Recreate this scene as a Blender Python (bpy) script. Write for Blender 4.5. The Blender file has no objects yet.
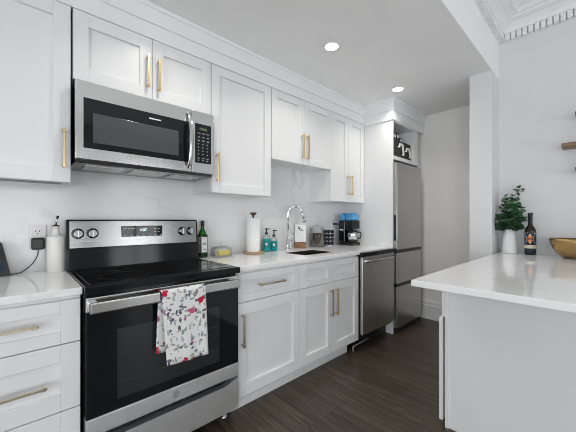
import bpy, bmesh, math, random
from mathutils import Vector, Matrix
random.seed(7)
PI = math.pi
sc = bpy.context.scene
COL = sc.collection

# ------------------------------------------------------------------ camera
cam_d = bpy.data.cameras.new('camera')
cam_d.lens = 18.234
cam_d.sensor_width = 36.0
cam_d.shift_y = 4.1 / 576
cam_d.clip_start = 0.02
cam = bpy.data.objects.new('camera', cam_d)
COL.objects.link(cam)
CAM_H = 1.196
cam.location = (0, 0, CAM_H)
cam.rotation_euler = (PI / 2, 0, math.radians(46.974 - 90))
sc.camera = cam

# ------------------------------------------------------------------ world, light, exposure
sc.view_settings.view_transform = 'Standard'
sc.view_settings.look = 'None'
sc.view_settings.gamma = 1.0
sc.view_settings.exposure = 0.05
sc.view_settings.use_curve_mapping = False
w = bpy.data.worlds.new('daylight')
sc.world = w
w.use_nodes = True
bg = w.node_tree.nodes['Background']
bg.inputs[0].default_value = (0.94, 0.97, 1.0, 1)
bg.inputs[1].default_value = 2.0
sc.cycles.use_denoising = True
sc.cycles.filter_width = 1.0
sc.cycles.max_bounces = 10
sc.cycles.diffuse_bounces = 6
sc.cycles.glossy_bounces = 6
sc.cycles.transmission_bounces = 8
sc.cycles.transparent_max_bounces = 12
sc.cycles.caustics_reflective = False
sc.cycles.caustics_refractive = False
sc.cycles.sample_clamp_indirect = 6.0

REAR_Y, LEFT_X = -3.4, -2.7
WIN_Z0, WIN_Z1 = 0.12, 2.2
REAR_WINDOWS = [(-2.0, -0.9), (-0.4, 0.7), (1.5, 2.6)]
ADDED_LEFT_WINDOWS = [(-2.5, -1.3), (-0.9, 0.3)]  # unseen windows, added and placed so their light reaches the far wall


def area(name, loc, rot, sx, sy, power, color):
    l = bpy.data.lights.new(name, 'AREA')
    l.shape = 'RECTANGLE'
    l.size, l.size_y = sx, sy
    l.energy = power
    l.color = color
    o = bpy.data.objects.new(name, l)
    o.location = loc
    o.rotation_euler = rot
    COL.objects.link(o)
    return o


for x0, x1 in REAR_WINDOWS:
    area('window_daylight', ((x0 + x1) / 2, REAR_Y - 0.16, (WIN_Z0 + WIN_Z1) / 2), (PI / 2, 0, 0),
         x1 - x0, WIN_Z1 - WIN_Z0, 15, (0.97, 0.985, 1.0))
for y0, y1 in ADDED_LEFT_WINDOWS:  # added side light for surfaces facing left: far wall, column, peninsula panel
    area('window_daylight', (LEFT_X - 0.16, (y0 + y1) / 2, (WIN_Z0 + WIN_Z1) / 2), (PI / 2, 0, -PI / 2),
         y1 - y0, WIN_Z1 - WIN_Z0, 38, (0.97, 0.985, 1.0))
CAN_POWER = 3.1


# ------------------------------------------------------------------ materials
def mat(name, base, rough=0.5, metal=0.0, **kw):
    m = bpy.data.materials.new(name)
    m.use_nodes = True
    b = m.node_tree.nodes['Principled BSDF']
    b.inputs['Base Color'].default_value = (*base, 1)
    b.inputs['Roughness'].default_value = rough
    b.inputs['Metallic'].default_value = metal
    for k, v in kw.items():
        b.inputs[k].default_value = v
    return m


class NT:
    def __init__(s, m):
        s.m = m
        s.t = m.node_tree
        s.b = s.t.nodes['Principled BSDF']

    def n(s, typ, **kw):
        x = s.t.nodes.new(typ)
        for k, v in kw.items():
            if hasattr(x, k) and not k[0].isupper():
                setattr(x, k, v)
            else:
                x.inputs[k.replace('_', ' ')].default_value = v
        return x

    def l(s, a, b):
        s.t.links.new(a, b)

    def ramp(s, fac, stops, interp='LINEAR'):
        r = s.t.nodes.new('ShaderNodeValToRGB')
        r.color_ramp.interpolation = interp
        e = r.color_ramp.elements
        while len(e) < len(stops):
            e.new(0.5)
        for i, (p, c) in enumerate(stops):
            e[i].position = p
            e[i].color = (*c, 1) if len(c) == 3 else c
        s.l(fac, r.inputs[0])
        return r


def bump(nt, height, strength=0.1, dist=0.002):
    b = nt.n('ShaderNodeBump')
    b.inputs['Strength'].default_value = strength
    b.inputs['Distance'].default_value = dist
    nt.l(height, b.inputs['Height'])
    nt.l(b.outputs[0], nt.b.inputs['Normal'])


def paint(name, col, rough=0.55, amt=0.02, scale=3.0):
    m = mat(name, col, rough)
    nt = NT(m)
    tc = nt.n('ShaderNodeTexCoord')
    no = nt.n('ShaderNodeTexNoise')
    no.inputs['Scale'].default_value = scale
    no.inputs['Detail'].default_value = 5
    nt.l(tc.outputs['Object'], no.inputs['Vector'])
    lo = tuple(c * (1 - amt) for c in col)
    hi = tuple(min(1, c * (1 + amt)) for c in col)
    r = nt.ramp(no.outputs['Fac'], [(0.3, lo), (0.7, hi)])
    nt.l(r.outputs[0], nt.b.inputs['Base Color'])
    n2 = nt.n('ShaderNodeTexNoise')
    n2.inputs['Scale'].default_value = 180
    nt.l(tc.outputs['Object'], n2.inputs['Vector'])
    bump(nt, n2.outputs['Fac'], 0.03, 0.001)
    return m


def stone(name, col, vein, rough, scale=1.6, width=0.03, strength=0.35):
    m = mat(name, col, rough)
    nt = NT(m)
    tc = nt.n('ShaderNodeTexCoord')
    d = nt.n('ShaderNodeTexNoise')
    d.inputs['Scale'].default_value = 1.3
    d.inputs['Detail'].default_value = 6
    nt.l(tc.outputs['Object'], d.inputs['Vector'])
    mx = nt.n('ShaderNodeMixRGB')
    mx.blend_type = 'ADD'
    mx.inputs[0].default_value = 0.55
    nt.l(tc.outputs['Object'], mx.inputs[1])
    nt.l(d.outputs['Color'], mx.inputs[2])
    v = nt.n('ShaderNodeTexNoise')
    v.inputs['Scale'].default_value = scale
    v.inputs['Detail'].default_value = 3
    nt.l(mx.outputs[0], v.inputs['Vector'])
    s = nt.n('ShaderNodeMath', operation='SUBTRACT')
    nt.l(v.outputs['Fac'], s.inputs[0])
    s.inputs[1].default_value = 0.5
    a = nt.n('ShaderNodeMath', operation='ABSOLUTE')
    nt.l(s.outputs[0], a.inputs[0])
    r = nt.ramp(a.outputs[0], [(0.0, (1, 1, 1)), (width, (0, 0, 0))])
    f = nt.n('ShaderNodeMath', operation='MULTIPLY')
    nt.l(r.outputs[0], f.inputs[0])
    p = nt.n('ShaderNodeTexNoise')
    p.inputs['Scale'].default_value = 1.1
    nt.l(tc.outputs['Object'], p.inputs['Vector'])
    pr = nt.ramp(p.outputs['Fac'], [(0.45, (0, 0, 0)), (0.65, (strength,) * 3)])
    nt.l(pr.outputs[0], f.inputs[1])
    c = nt.n('ShaderNodeMixRGB')
    c.inputs[1].default_value = (*col, 1)
    c.inputs[2].default_value = (*vein, 1)
    nt.l(f.outputs[0], c.inputs[0])
    nt.l(c.outputs[0], nt.b.inputs['Base Color'])
    return m


def brushed(name, col, rough=0.28, axis=0, amt=0.06, bmp=0.04):
    m = mat(name, col, rough, 1.0)
    nt = NT(m)
    tc = nt.n('ShaderNodeTexCoord')
    mp = nt.n('ShaderNodeMapping')
    s = [1400, 1400, 1400]
    s[axis] = 5
    mp.inputs['Scale'].default_value = s
    nt.l(tc.outputs['Object'], mp.inputs[0])
    no = nt.n('ShaderNodeTexNoise')
    no.inputs['Scale'].default_value = 1
    no.inputs['Detail'].default_value = 3
    nt.l(mp.outputs[0], no.inputs['Vector'])
    r = nt.ramp(no.outputs['Fac'], [(0.3, (rough - amt,) * 3), (0.7, (rough + amt,) * 3)])
    nt.l(r.outputs[0], nt.b.inputs['Roughness'])
    bump(nt, no.outputs['Fac'], bmp, 0.001)
    return m


def thin_glass(name, tint, refl=0.9, rough=0.02):
    m = bpy.data.materials.new(name)
    m.use_nodes = True
    t = m.node_tree
    t.nodes.clear()
    out = t.nodes.new('ShaderNodeOutputMaterial')
    tr = t.nodes.new('ShaderNodeBsdfTransparent')
    tr.inputs[0].default_value = (*tint, 1)
    gl = t.nodes.new('ShaderNodeBsdfGlossy')
    gl.inputs['Roughness'].default_value = rough
    lw = t.nodes.new('ShaderNodeFresnel')
    lw.inputs['IOR'].default_value = 1.5
    mu = t.nodes.new('ShaderNodeMath')
    mu.operation = 'MULTIPLY'
    mu.inputs[1].default_value = refl
    mx = t.nodes.new('ShaderNodeMixShader')
    t.links.new(lw.outputs[0], mu.inputs[0])
    t.links.new(mu.outputs[0], mx.inputs[0])
    t.links.new(tr.outputs[0], mx.inputs[1])
    t.links.new(gl.outputs[0], mx.inputs[2])
    t.links.new(mx.outputs[0], out.inputs[0])
    return m


def glass(name, col=(1, 1, 1), rough=0.0, ior=1.45):
    return mat(name, col, rough, 0.0, **{'Transmission Weight': 1.0, 'IOR': ior})


def wood(name, dark, light, scale=6, axis=1, rough=0.45):
    m = mat(name, dark, rough)
    nt = NT(m)
    tc = nt.n('ShaderNodeTexCoord')
    mp = nt.n('ShaderNodeMapping')
    s = [scale * 4] * 3
    s[axis] = scale * 0.4
    mp.inputs['Scale'].default_value = s
    nt.l(tc.outputs['Object'], mp.inputs[0])
    no = nt.n('ShaderNodeTexNoise')
    no.inputs['Scale'].default_value = 2
    no.inputs['Detail'].default_value = 6
    no.inputs['Distortion'].default_value = 0.6
    nt.l(mp.outputs[0], no.inputs['Vector'])
    r = nt.ramp(no.outputs['Fac'], [(0.3, dark), (0.7, light)])
    nt.l(r.outputs[0], nt.b.inputs['Base Color'])
    bump(nt, no.outputs['Fac'], 0.15, 0.001)
    return m


def floor_material():
    m = mat('dark_oak_floor', (0.05, 0.035, 0.025), 0.33)
    nt = NT(m)
    tc = nt.n('ShaderNodeTexCoord')
    sep = nt.n('ShaderNodeSeparateXYZ')
    nt.l(tc.outputs['Object'], sep.inputs[0])
    cmb = nt.n('ShaderNodeCombineXYZ')
    nt.l(sep.outputs['Y'], cmb.inputs['X'])
    nt.l(sep.outputs['X'], cmb.inputs['Y'])
    br = nt.n('ShaderNodeTexBrick')
    br.offset = 0.37
    br.inputs['Color1'].default_value = (0.0, 0.0, 0.0, 1)
    br.inputs['Color2'].default_value = (1, 1, 1, 1)
    br.inputs['Mortar'].default_value = (0.5, 0.5, 0.5, 1)
    br.inputs['Scale'].default_value = 1
    br.inputs['Brick Width'].default_value = 1.15
    br.inputs['Row Height'].default_value = 0.072
    br.inputs['Mortar Size'].default_value = 0.002
    br.inputs['Mortar Smooth'].default_value = 0.2
    nt.l(cmb.outputs[0], br.inputs['Vector'])
    mp = nt.n('ShaderNodeMapping')
    mp.inputs['Scale'].default_value = (42, 2.6, 1)
    nt.l(tc.outputs['Object'], mp.inputs[0])
    # shift the grain from plank to plank
    ad = nt.n('ShaderNodeMixRGB')
    ad.blend_type = 'ADD'
    ad.inputs[0].default_value = 1
    nt.l(mp.outputs[0], ad.inputs[1])
    sc3 = nt.n('ShaderNodeMixRGB')
    sc3.blend_type = 'MULTIPLY'
    sc3.inputs[0].default_value = 1
    sc3.inputs[2].default_value = (9, 9, 9, 1)
    nt.l(br.outputs['Color'], sc3.inputs[1])
    nt.l(sc3.outputs[0], ad.inputs[2])
    g = nt.n('ShaderNodeTexNoise')
    g.inputs['Scale'].default_value = 1
    g.inputs['Detail'].default_value = 7
    g.inputs['Roughness'].default_value = 0.65
    g.inputs['Distortion'].default_value = 1.2
    nt.l(ad.outputs[0], g.inputs['Vector'])
    gr = nt.ramp(g.outputs['Fac'], [(0.30, FLOOR_DARK), (0.52, FLOOR_MID), (0.74, FLOOR_LIGHT)])
    tone = nt.ramp(br.outputs['Color'], [(0.0, (0.78, 0.77, 0.76)), (1.0, (1.25, 1.24, 1.22))])
    mu = nt.n('ShaderNodeMixRGB')
    mu.blend_type = 'MULTIPLY'
    mu.inputs[0].default_value = 1
    nt.l(gr.outputs[0], mu.inputs[1])
    nt.l(tone.outputs[0], mu.inputs[2])
    mo = nt.n('ShaderNodeMixRGB')
    mo.inputs[2].default_value = (0.01, 0.008, 0.006, 1)
    nt.l(br.outputs['Fac'], mo.inputs[0])
    nt.l(mu.outputs[0], mo.inputs[1])
    nt.l(mo.outputs[0], nt.b.inputs['Base Color'])
    rr = nt.ramp(g.outputs['Fac'], [(0.3, (0.30,) * 3), (0.8, (0.46,) * 3)])
    nt.l(rr.outputs[0], nt.b.inputs['Roughness'])
    inv = nt.n('ShaderNodeMath', operation='SUBTRACT')
    inv.inputs[0].default_value = 1
    nt.l(br.outputs['Fac'], inv.inputs[1])
    sm = nt.n('ShaderNodeMath', operation='ADD')
    nt.l(inv.outputs[0], sm.inputs[0])
    gm = nt.n('ShaderNodeMath', operation='MULTIPLY')
    nt.l(g.outputs['Fac'], gm.inputs[0])
    gm.inputs[1].default_value = 0.3
    nt.l(gm.outputs[0], sm.inputs[1])
    bump(nt, sm.outputs[0], 0.35, 0.002)
    return m


def towel_material():
    m = mat('floral_cotton', (0.8, 0.8, 0.8), 0.9)
    nt = NT(m)
    tc = nt.n('ShaderNodeTexCoord')
    dn = nt.n('ShaderNodeTexNoise')
    dn.inputs['Scale'].default_value = 55
    dn.inputs['Detail'].default_value = 2
    nt.l(tc.outputs['Object'], dn.inputs['Vector'])

    def layer(scale, stretch, seed, r0, r1, stops, warp):
        mp = nt.n('ShaderNodeMapping')
        mp.inputs['Location'].default_value = (seed, 0, seed * 0.7)
        mp.inputs['Rotation'].default_value = (0, seed * 0.5, 0)
        mp.inputs['Scale'].default_value = (stretch[0], 0.0, stretch[1])
        nt.l(tc.outputs['Object'], mp.inputs[0])
        ad = nt.n('ShaderNodeMixRGB')
        ad.blend_type = 'ADD'
        ad.inputs[0].default_value = warp
        nt.l(mp.outputs[0], ad.inputs[1])
        nt.l(dn.outputs['Color'], ad.inputs[2])
        vo = nt.n('ShaderNodeTexVoronoi')
        vo.inputs['Scale'].default_value = scale
        nt.l(ad.outputs[0], vo.inputs['Vector'])
        msk = nt.ramp(vo.outputs['Distance'], [(r0, (1, 1, 1)), (r1, (0, 0, 0))])
        sx = nt.n('ShaderNodeSeparateColor')
        nt.l(vo.outputs['Color'], sx.inputs[0])
        col = nt.ramp(sx.outputs[0], stops, 'CONSTANT')
        al = nt.n('ShaderNodeMath', operation='MULTIPLY')
        nt.l(msk.outputs[0], al.inputs[0])
        nt.l(col.outputs['Alpha'], al.inputs[1])
        return al.outputs[0], col.outputs[0]

    W = (0.8, 0.8, 0.8, 0)
    L = [layer(30, (1.7, 0.85), 3.1, 0.33, 0.38,
               [(0, (0.20, 0.27, 0.21, 0.9)), (0.18, W), (0.30, (0.36, 0.38, 0.40, 0.9)), (0.6, (0.10, 0.09, 0.13, 1)), (0.76, W), (0.86, (0.30, 0.14, 0.24, 1))], 0.03),
         layer(34, (0.85, 1.6), 8.3, 0.30, 0.36,
               [(0, (0.23, 0.30, 0.27, 0.9)), (0.28, W), (0.42, (0.13, 0.11, 0.17, 1)), (0.66, W), (0.85, (0.45, 0.42, 0.47, 0.9))], 0.03),
         layer(16, (1, 1), 5.7, 0.27, 0.31, [(0, W), (0.48, (0.45, 0.012, 0.05, 1)), (0.93, (0.50, 0.10, 0.20, 1))], 0.035)]
    prev = None
    for al, co in L:
        mx = nt.n('ShaderNodeMixRGB')
        if prev is None:
            mx.inputs[1].default_value = (0.74, 0.735, 0.73, 1)
        else:
            nt.l(prev, mx.inputs[1])
        nt.l(al, mx.inputs[0])
        nt.l(co, mx.inputs[2])
        prev = mx.outputs[0]
    nt.l(prev, nt.b.inputs['Base Color'])
    return m


FLOOR_DARK, FLOOR_MID, FLOOR_LIGHT = (0.020, 0.0135, 0.008), (0.062, 0.046, 0.030), (0.125, 0.095, 0.063)
M = dict(
    floor=floor_material(),
    wall=paint('white_wall_paint', (0.71, 0.715, 0.72), 0.6),
    grey_wall=paint('pale_grey_wall_paint', (0.88, 0.87, 0.855), 0.6),
    ceiling=paint('ceiling_paint', (0.89, 0.89, 0.89), 0.7),
    trim=paint('trim_paint', (0.82, 0.83, 0.84), 0.35),
    cabinet=paint('white_lacquer', (0.77, 0.775, 0.78), 0.32, 0.006),
    splash=stone('polished_marble_slab', (0.78, 0.785, 0.79), (0.50, 0.50, 0.51), 0.16, 1.5, 0.02, 0.5),
    quartz=stone('white_quartz', (0.86, 0.86, 0.86), (0.62, 0.62, 0.63), 0.055, 2.0, 0.025, 0.35),
    steel=brushed('brushed_steel', (0.70, 0.70, 0.695), 0.17, 0, 0.03, 0.12),
    steel_v=brushed('vertical_brushed_steel', (0.52, 0.51, 0.495), 0.24, 2, 0.04, 0.25),
    dw_steel=brushed('dishwasher_steel', (0.62, 0.595, 0.565), 0.30, 2, 0.04, 0.25),
    soft_steel=brushed('soft_brushed_steel', (0.76, 0.775, 0.79), 0.42, 0, 0.04, 0.7),
    satin_steel=mat('satin_steel', (0.58, 0.58, 0.58), 0.20, 1.0),
    panel_steel=brushed('panel_steel', (0.33, 0.33, 0.33), 0.16, 0, 0.03, 0.12),
    chrome=mat('chrome', (0.75, 0.76, 0.78), 0.08, 1.0),
    brass=mat('champagne_brass', (0.80, 0.62, 0.34), 0.28, 1.0),
    brass_cool_sheen=mat('brass_grey_sheen', (0.56, 0.50, 0.42), 0.22, 1.0),  # same brass as the other handles, cool reflection put into a grey colour
    brass_pale_sheen=mat('brass_pale_sheen', (0.74, 0.66, 0.52), 0.22, 1.0),  # brass again, silvery reflection on the left drawers put into a paler colour
    black_glass=mat('black_glass', (0.005, 0.006, 0.0085), 0.04, 0.0, **{'Specular IOR Level': 0.42}),
    window_glass=mat('dark_window_glass', (0.022, 0.024, 0.027), 0.05),
    mesh_glass=mat('microwave_window', (0.065, 0.07, 0.077), 0.10),
    cooktop=mat('ceramic_cooktop', (0.004, 0.004, 0.0045), 0.085),
    rack=mat('rack_wire', (0.045, 0.045, 0.048), 0.3),
    black=mat('black_plastic', (0.012, 0.012, 0.013), 0.35),
    enamel=mat('black_enamel', (0.005, 0.0055, 0.0065), 0.10, 0.0, **{'Specular IOR Level': 0.32}),
    dark_grey=mat('dark_grey_plastic', (0.06, 0.06, 0.062), 0.5),
    grey=mat('grey_plastic', (0.25, 0.25, 0.25), 0.5),
    ring=mat('burner_ring_print', (0.025, 0.025, 0.025), 0.2),
    white_plastic=mat('white_plastic', (0.80, 0.80, 0.79), 0.35),
    ceramic=mat('white_ceramic', (0.80, 0.79, 0.77), 0.25),
    vase=mat('white_glazed_ceramic', (0.83, 0.83, 0.83), 0.18),
    paper=paint('paper_towel', (0.83, 0.83, 0.83), 0.9, 0.02, 30),
    walnut=wood('dark_walnut', (0.04, 0.018, 0.010), (0.10, 0.05, 0.028), 8, 2),
    bamboo=wood('light_wood', (0.30, 0.20, 0.10), (0.48, 0.34, 0.20), 8, 0),
    oak=wood('brown_oak', (0.16, 0.07, 0.03), (0.32, 0.16, 0.07), 6, 0),
    shelf=wood('rustic_shelf_wood', (0.12, 0.06, 0.03), (0.28, 0.16, 0.085), 5, 1),
    green_glass=mat('green_bottle_glass', (0.03, 0.20, 0.02), 0.05, 0.0, **{'Transmission Weight': 0.6, 'IOR': 1.45}),
    dark_oil=mat('dark_green_glass', (0.008, 0.03, 0.010), 0.06),
    amber=mat('dark_amber_glass', (0.016, 0.010, 0.004), 0.10),
    label_white=mat('white_label', (0.72, 0.74, 0.72), 0.6),
    label_cream=mat('cream_label', (0.72, 0.68, 0.56), 0.6),
    label_navy=mat('navy_label', (0.012, 0.015, 0.035), 0.5),
    label_orange=mat('orange_print', (0.75, 0.24, 0.05), 0.5),
    label_blue=mat('blue_print', (0.06, 0.22, 0.50), 0.5),
    label_sand=mat('sand_print', (0.60, 0.50, 0.32), 0.5),
    teal=mat('teal_liquid', (0.0, 0.30, 0.29), 0.15),
    teal_dark=mat('teal_label', (0.0, 0.20, 0.21), 0.4),
    clear=thin_glass('clear_glass', (0.985, 0.99, 0.99), 0.55),
    clear_plastic=thin_glass('clear_plastic', (0.975, 0.985, 0.985), 0.5, 0.05),
    butter=mat('butter', (0.80, 0.66, 0.17), 0.5),
    gold=brushed('hammered_gold', (0.50, 0.335, 0.14), 0.30, 2, 0.05, 0.15),
    gold_in=mat('gold_inner', (0.70, 0.50, 0.22), 0.2, 1.0),
    leaf=paint('eucalyptus_leaf', (0.040, 0.100, 0.050), 0.4, 0.5, 25),
    leaf_b=paint('pale_leaf', (0.09, 0.19, 0.09), 0.4, 0.4, 25),
    stem=mat('stem_green', (0.06, 0.10, 0.04), 0.6),
    blue_pack=paint('blue_packaging', (0.08, 0.36, 0.66), 0.35, 0.5, 45),
    bean=paint('coffee_beans', (0.03, 0.014, 0.010), 0.5, 0.8, 120),
    pod=mat('navy_pod', (0.003, 0.005, 0.014), 0.6),
    towel=towel_material(),
    screen=mat('dark_screen', (0.02, 0.035, 0.06), 0.06),
    bin=paint('charcoal_fabric', (0.035, 0.035, 0.036), 0.85, 0.2, 60),
    white_mark=mat('white_print', (0.75, 0.75, 0.75), 0.5),
    black_print=mat('black_print', (0.01, 0.01, 0.01), 0.5),
    grey_print=mat('grey_print', (0.35, 0.36, 0.37), 0.5),
)


def emit(name, col, strength):
    m = mat(name, (0, 0, 0), 0.5)
    b = m.node_tree.nodes['Principled BSDF']
    b.inputs['Emission Color'].default_value = (*col, 1)
    b.inputs['Emission Strength'].default_value = strength
    return m


M['lamp'] = emit('lamp_diffuser', (1, 0.97, 0.92), 14)
M['digits'] = emit('display_digits', (0.75, 0.95, 1.0), 1.6)
M['digits_green'] = emit('display_digits_green', (0.3, 0.42, 0.2), 0.25)


# ------------------------------------------------------------------ builders
def rootloc(o):
    v = Vector((0, 0, 0))
    while o is not None:
        v = v + Vector(o.location)
        o = o.parent
    return v


class MB:
    """collects shapes in world coordinates, then links them as ONE mesh object"""

    def __init__(s):
        s.bm = bmesh.new()

    def _merge(s, t, smooth=False):
        if smooth:
            for f in t.faces:
                f.smooth = True
        me = bpy.data.meshes.new('t')
        t.to_mesh(me)
        t.free()
        s.bm.from_mesh(me)
        bpy.data.meshes.remove(me)
        return s

    def box(s, x0, x1, y0, y1, z0, z1, bev=0.0, seg=2, rot=None, smooth=False):
        t = bmesh.new()
        bmesh.ops.create_cube(t, size=1)
        c = Vector(((x0 + x1) / 2, (y0 + y1) / 2, (z0 + z1) / 2))
        for v in t.verts:
            v.co = Vector((v.co.x * (x1 - x0), v.co.y * (y1 - y0), v.co.z * (z1 - z0)))
        if bev > 0:
            bmesh.ops.bevel(t, geom=list(t.edges), offset=bev, segments=seg, affect='EDGES', profile=0.5)
        if rot is not None:
            bmesh.ops.transform(t, matrix=rot, verts=t.verts)
        bmesh.ops.translate(t, vec=c, verts=t.verts)
        return s._merge(t, smooth)

    def lathe(s, cx, cy, prof, n=28, axis='z', cap=True, base=0.0, smooth=True):
        """prof: list of (r, h); axis z about (cx,cy); with axis 'y' h runs along -y from base and (cx,cy) = (x,z)"""
        t = bmesh.new()
        rings = []
        for r, h in prof:
            ring = []
            for i in range(n):
                a = 2 * PI * i / n
                if axis == 'z':
                    p = (cx + r * math.cos(a), cy + r * math.sin(a), h)
                elif axis == 'y':
                    p = (cx + r * math.cos(a), base - h, cy + r * math.sin(a))
                else:
                    p = (base + h, cx + r * math.cos(a), cy + r * math.sin(a))
                ring.append(t.verts.new(p))
            rings.append(ring)
        for a, b in zip(rings, rings[1:]):
            for i in range(n):
                t.faces.new((a[i], a[(i + 1) % n], b[(i + 1) % n], b[i]))
        if cap:
            for ring in (rings[0], rings[-1]):
                t.faces.new(ring)
        bmesh.ops.remove_doubles(t, verts=t.verts, dist=1e-6)
        bmesh.ops.recalc_face_normals(t, faces=t.faces)
        for f in t.faces:
            f.smooth = smooth and len(f.verts) <= 4
        return s._merge(t)

    def tube(s, pts, r, n=10, closed=False, radii=None):
        pts = [Vector(p) for p in pts]
        t = bmesh.new()
        rings = []
        N = len(pts)
        up = None
        for i, p in enumerate(pts):
            if closed:
                d = pts[(i + 1) % N] - pts[(i - 1) % N]
            else:
                d = pts[min(i + 1, N - 1)] - pts[max(i - 1, 0)]
            d.normalize()
            if up is None:
                up = Vector((0, 0, 1)) if abs(d.z) < 0.9 else Vector((1, 0, 0))
            u = (up - d * up.dot(d)).normalized()
            up = u
            v = d.cross(u)
            rr = radii[i] if radii else r
            rings.append([t.verts.new(p + u * rr * math.cos(2 * PI * k / n) + v * rr * math.sin(2 * PI * k / n)) for k in range(n)])
        pairs = list(zip(rings, rings[1:])) + ([(rings[-1], rings[0])] if closed else [])
        for a, b in pairs:
            for k in range(n):
                f = t.faces.new((a[k], a[(k + 1) % n], b[(k + 1) % n], b[k]))
                f.smooth = True
        if not closed:
            t.faces.new(rings[0])
            t.faces.new(rings[-1])
        bmesh.ops.recalc_face_normals(t, faces=t.faces)
        return s._merge(t)

    def prism(s, poly, axis, a, b, bev=0.0):
        """poly in the two other axes, extruded along axis from a to b"""
        t = bmesh.new()

        def P(p, h):
            return {'x': (h, p[0], p[1]), 'y': (p[0], h, p[1]), 'z': (p[0], p[1], h)}[axis]
        A = [t.verts.new(P(p, a)) for p in poly]
        B = [t.verts.new(P(p, b)) for p in poly]
        t.faces.new(A)
        t.faces.new(B)
        n = len(poly)
        for i in range(n):
            t.faces.new((A[i], A[(i + 1) % n], B[(i + 1) % n], B[i]))
        bmesh.ops.recalc_face_normals(t, faces=t.faces)
        if bev > 0:
            bmesh.ops.bevel(t, geom=list(t.edges), offset=bev, segments=2, affect='EDGES')
        return s._merge(t)

    def sweep(s, path, prof):
        """mitred moulding: path = 2-D points (x,y); prof = (outward, z) to the RIGHT of travel"""
        t = bmesh.new()
        P = [Vector(p) for p in path]
        cols = []
        for i, p in enumerate(P):
            dirs = []
            if i > 0:
                dirs.append((P[i] - P[i - 1]).normalized())
            if i < len(P) - 1:
                dirs.append((P[i + 1] - P[i]).normalized())
            ns = [Vector((d.y, -d.x)) for d in dirs]
            if len(ns) == 1:
                m = ns[0]
            else:
                m = ns[0] + ns[1]
                m = m / (1 + ns[0].dot(ns[1]))
            cols.append([t.verts.new((p.x + m.x * o, p.y + m.y * o, z)) for o, z in prof])
        n = len(prof)
        for a, b in zip(cols, cols[1:]):
            for k in range(n):
                t.faces.new((a[k], a[(k + 1) % n], b[(k + 1) % n], b[k]))
        t.faces.new(cols[0])
        t.faces.new(cols[-1])
        bmesh.ops.recalc_face_normals(t, faces=t.faces)
        return s._merge(t)

    def build(s, name, material, parent=None, **props):
        me = bpy.data.meshes.new(name)
        s.bm.to_mesh(me)
        s.bm.free()
        o = bpy.data.objects.new(name, me)
        COL.objects.link(o)
        me.materials.append(material)
        if parent is not None:
            me.transform(Matrix.Translation(-rootloc(parent)))
            o.parent = parent
        for k, v in props.items():
            o[k] = v
        return o


def thing(name, label, cat, loc, group=None):
    o = bpy.data.objects.new(name, None)
    o.empty_display_size = 0.05
    COL.objects.link(o)
    o.location = loc
    o['label'] = label
    o['category'] = cat
    if group:
        o['group'] = group
    return o


def tag(o, label, cat, group=None):
    o['label'] = label
    o['category'] = cat
    if group:
        o['group'] = group
    return o


def text_mesh(name, body, size, loc, rot, material, parent, depth=0.0004):
    c = bpy.data.curves.new(name, 'FONT')
    c.body = body
    c.size = size
    c.extrude = depth
    c.align_x = 'CENTER'
    c.align_y = 'CENTER'
    o = bpy.data.objects.new(name, c)
    COL.objects.link(o)
    dg = bpy.context.evaluated_depsgraph_get()
    me = bpy.data.meshes.new_from_object(o.evaluated_get(dg))
    bpy.data.objects.remove(o)
    me.transform(Matrix.Translation(Vector(loc)) @ rot)
    me.materials.clear()
    me.materials.append(material)
    m = bpy.data.objects.new(name, me)
    COL.objects.link(m)
    me.transform(Matrix.Translation(-rootloc(parent)))
    m.parent = parent
    return m


FACE_FRONT = Matrix.Rotation(PI / 2, 4, 'X')      # text in the x-z plane, readable from -y


def structure(name, mb, material):
    return mb.build(name, material, None, kind='structure')


# ------------------------------------------------------------------ setting
WALL_Y = 2.12           # back wall face
CEIL = 2.468            # kitchen ceiling
HEAD_Y = 0.628          # header face
COL_X = 2.95            # wall stub, left face
WALL_X = 3.219          # right wall of the other room
FAR_X = 3.663           # far kitchen wall
ROOM_CEIL = 3.04

structure('floor', MB().box(LEFT_X - 0.2, 3.9, REAR_Y - 0.2, WALL_Y + 0.2, -0.1, 0.0), M['floor'])
structure('ceiling', MB().box(LEFT_X - 0.2, 3.9, HEAD_Y, WALL_Y + 0.2, CEIL, CEIL + 0.9), M['ceiling'])
structure('ceiling_room', MB().box(LEFT_X - 0.2, 3.9, REAR_Y - 0.2, HEAD_Y, ROOM_CEIL, ROOM_CEIL + 0.12), M['ceiling'])
structure('wall_back', MB().box(LEFT_X - 0.2, 3.9, WALL_Y, WALL_Y + 0.15, 0, CEIL), M['splash'])
structure('wall_far', MB().box(FAR_X, FAR_X + 0.15, HEAD_Y + 0.1, WALL_Y, 0, CEIL), M['grey_wall'])
structure('wall_column', MB().box(COL_X, FAR_X, HEAD_Y, 0.795, 0, CEIL), M['wall'])
structure('wall_right', MB().box(WALL_X, WALL_X + 0.15, REAR_Y, HEAD_Y, 0, ROOM_CEIL), M['wall'])
mb = MB()
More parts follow.
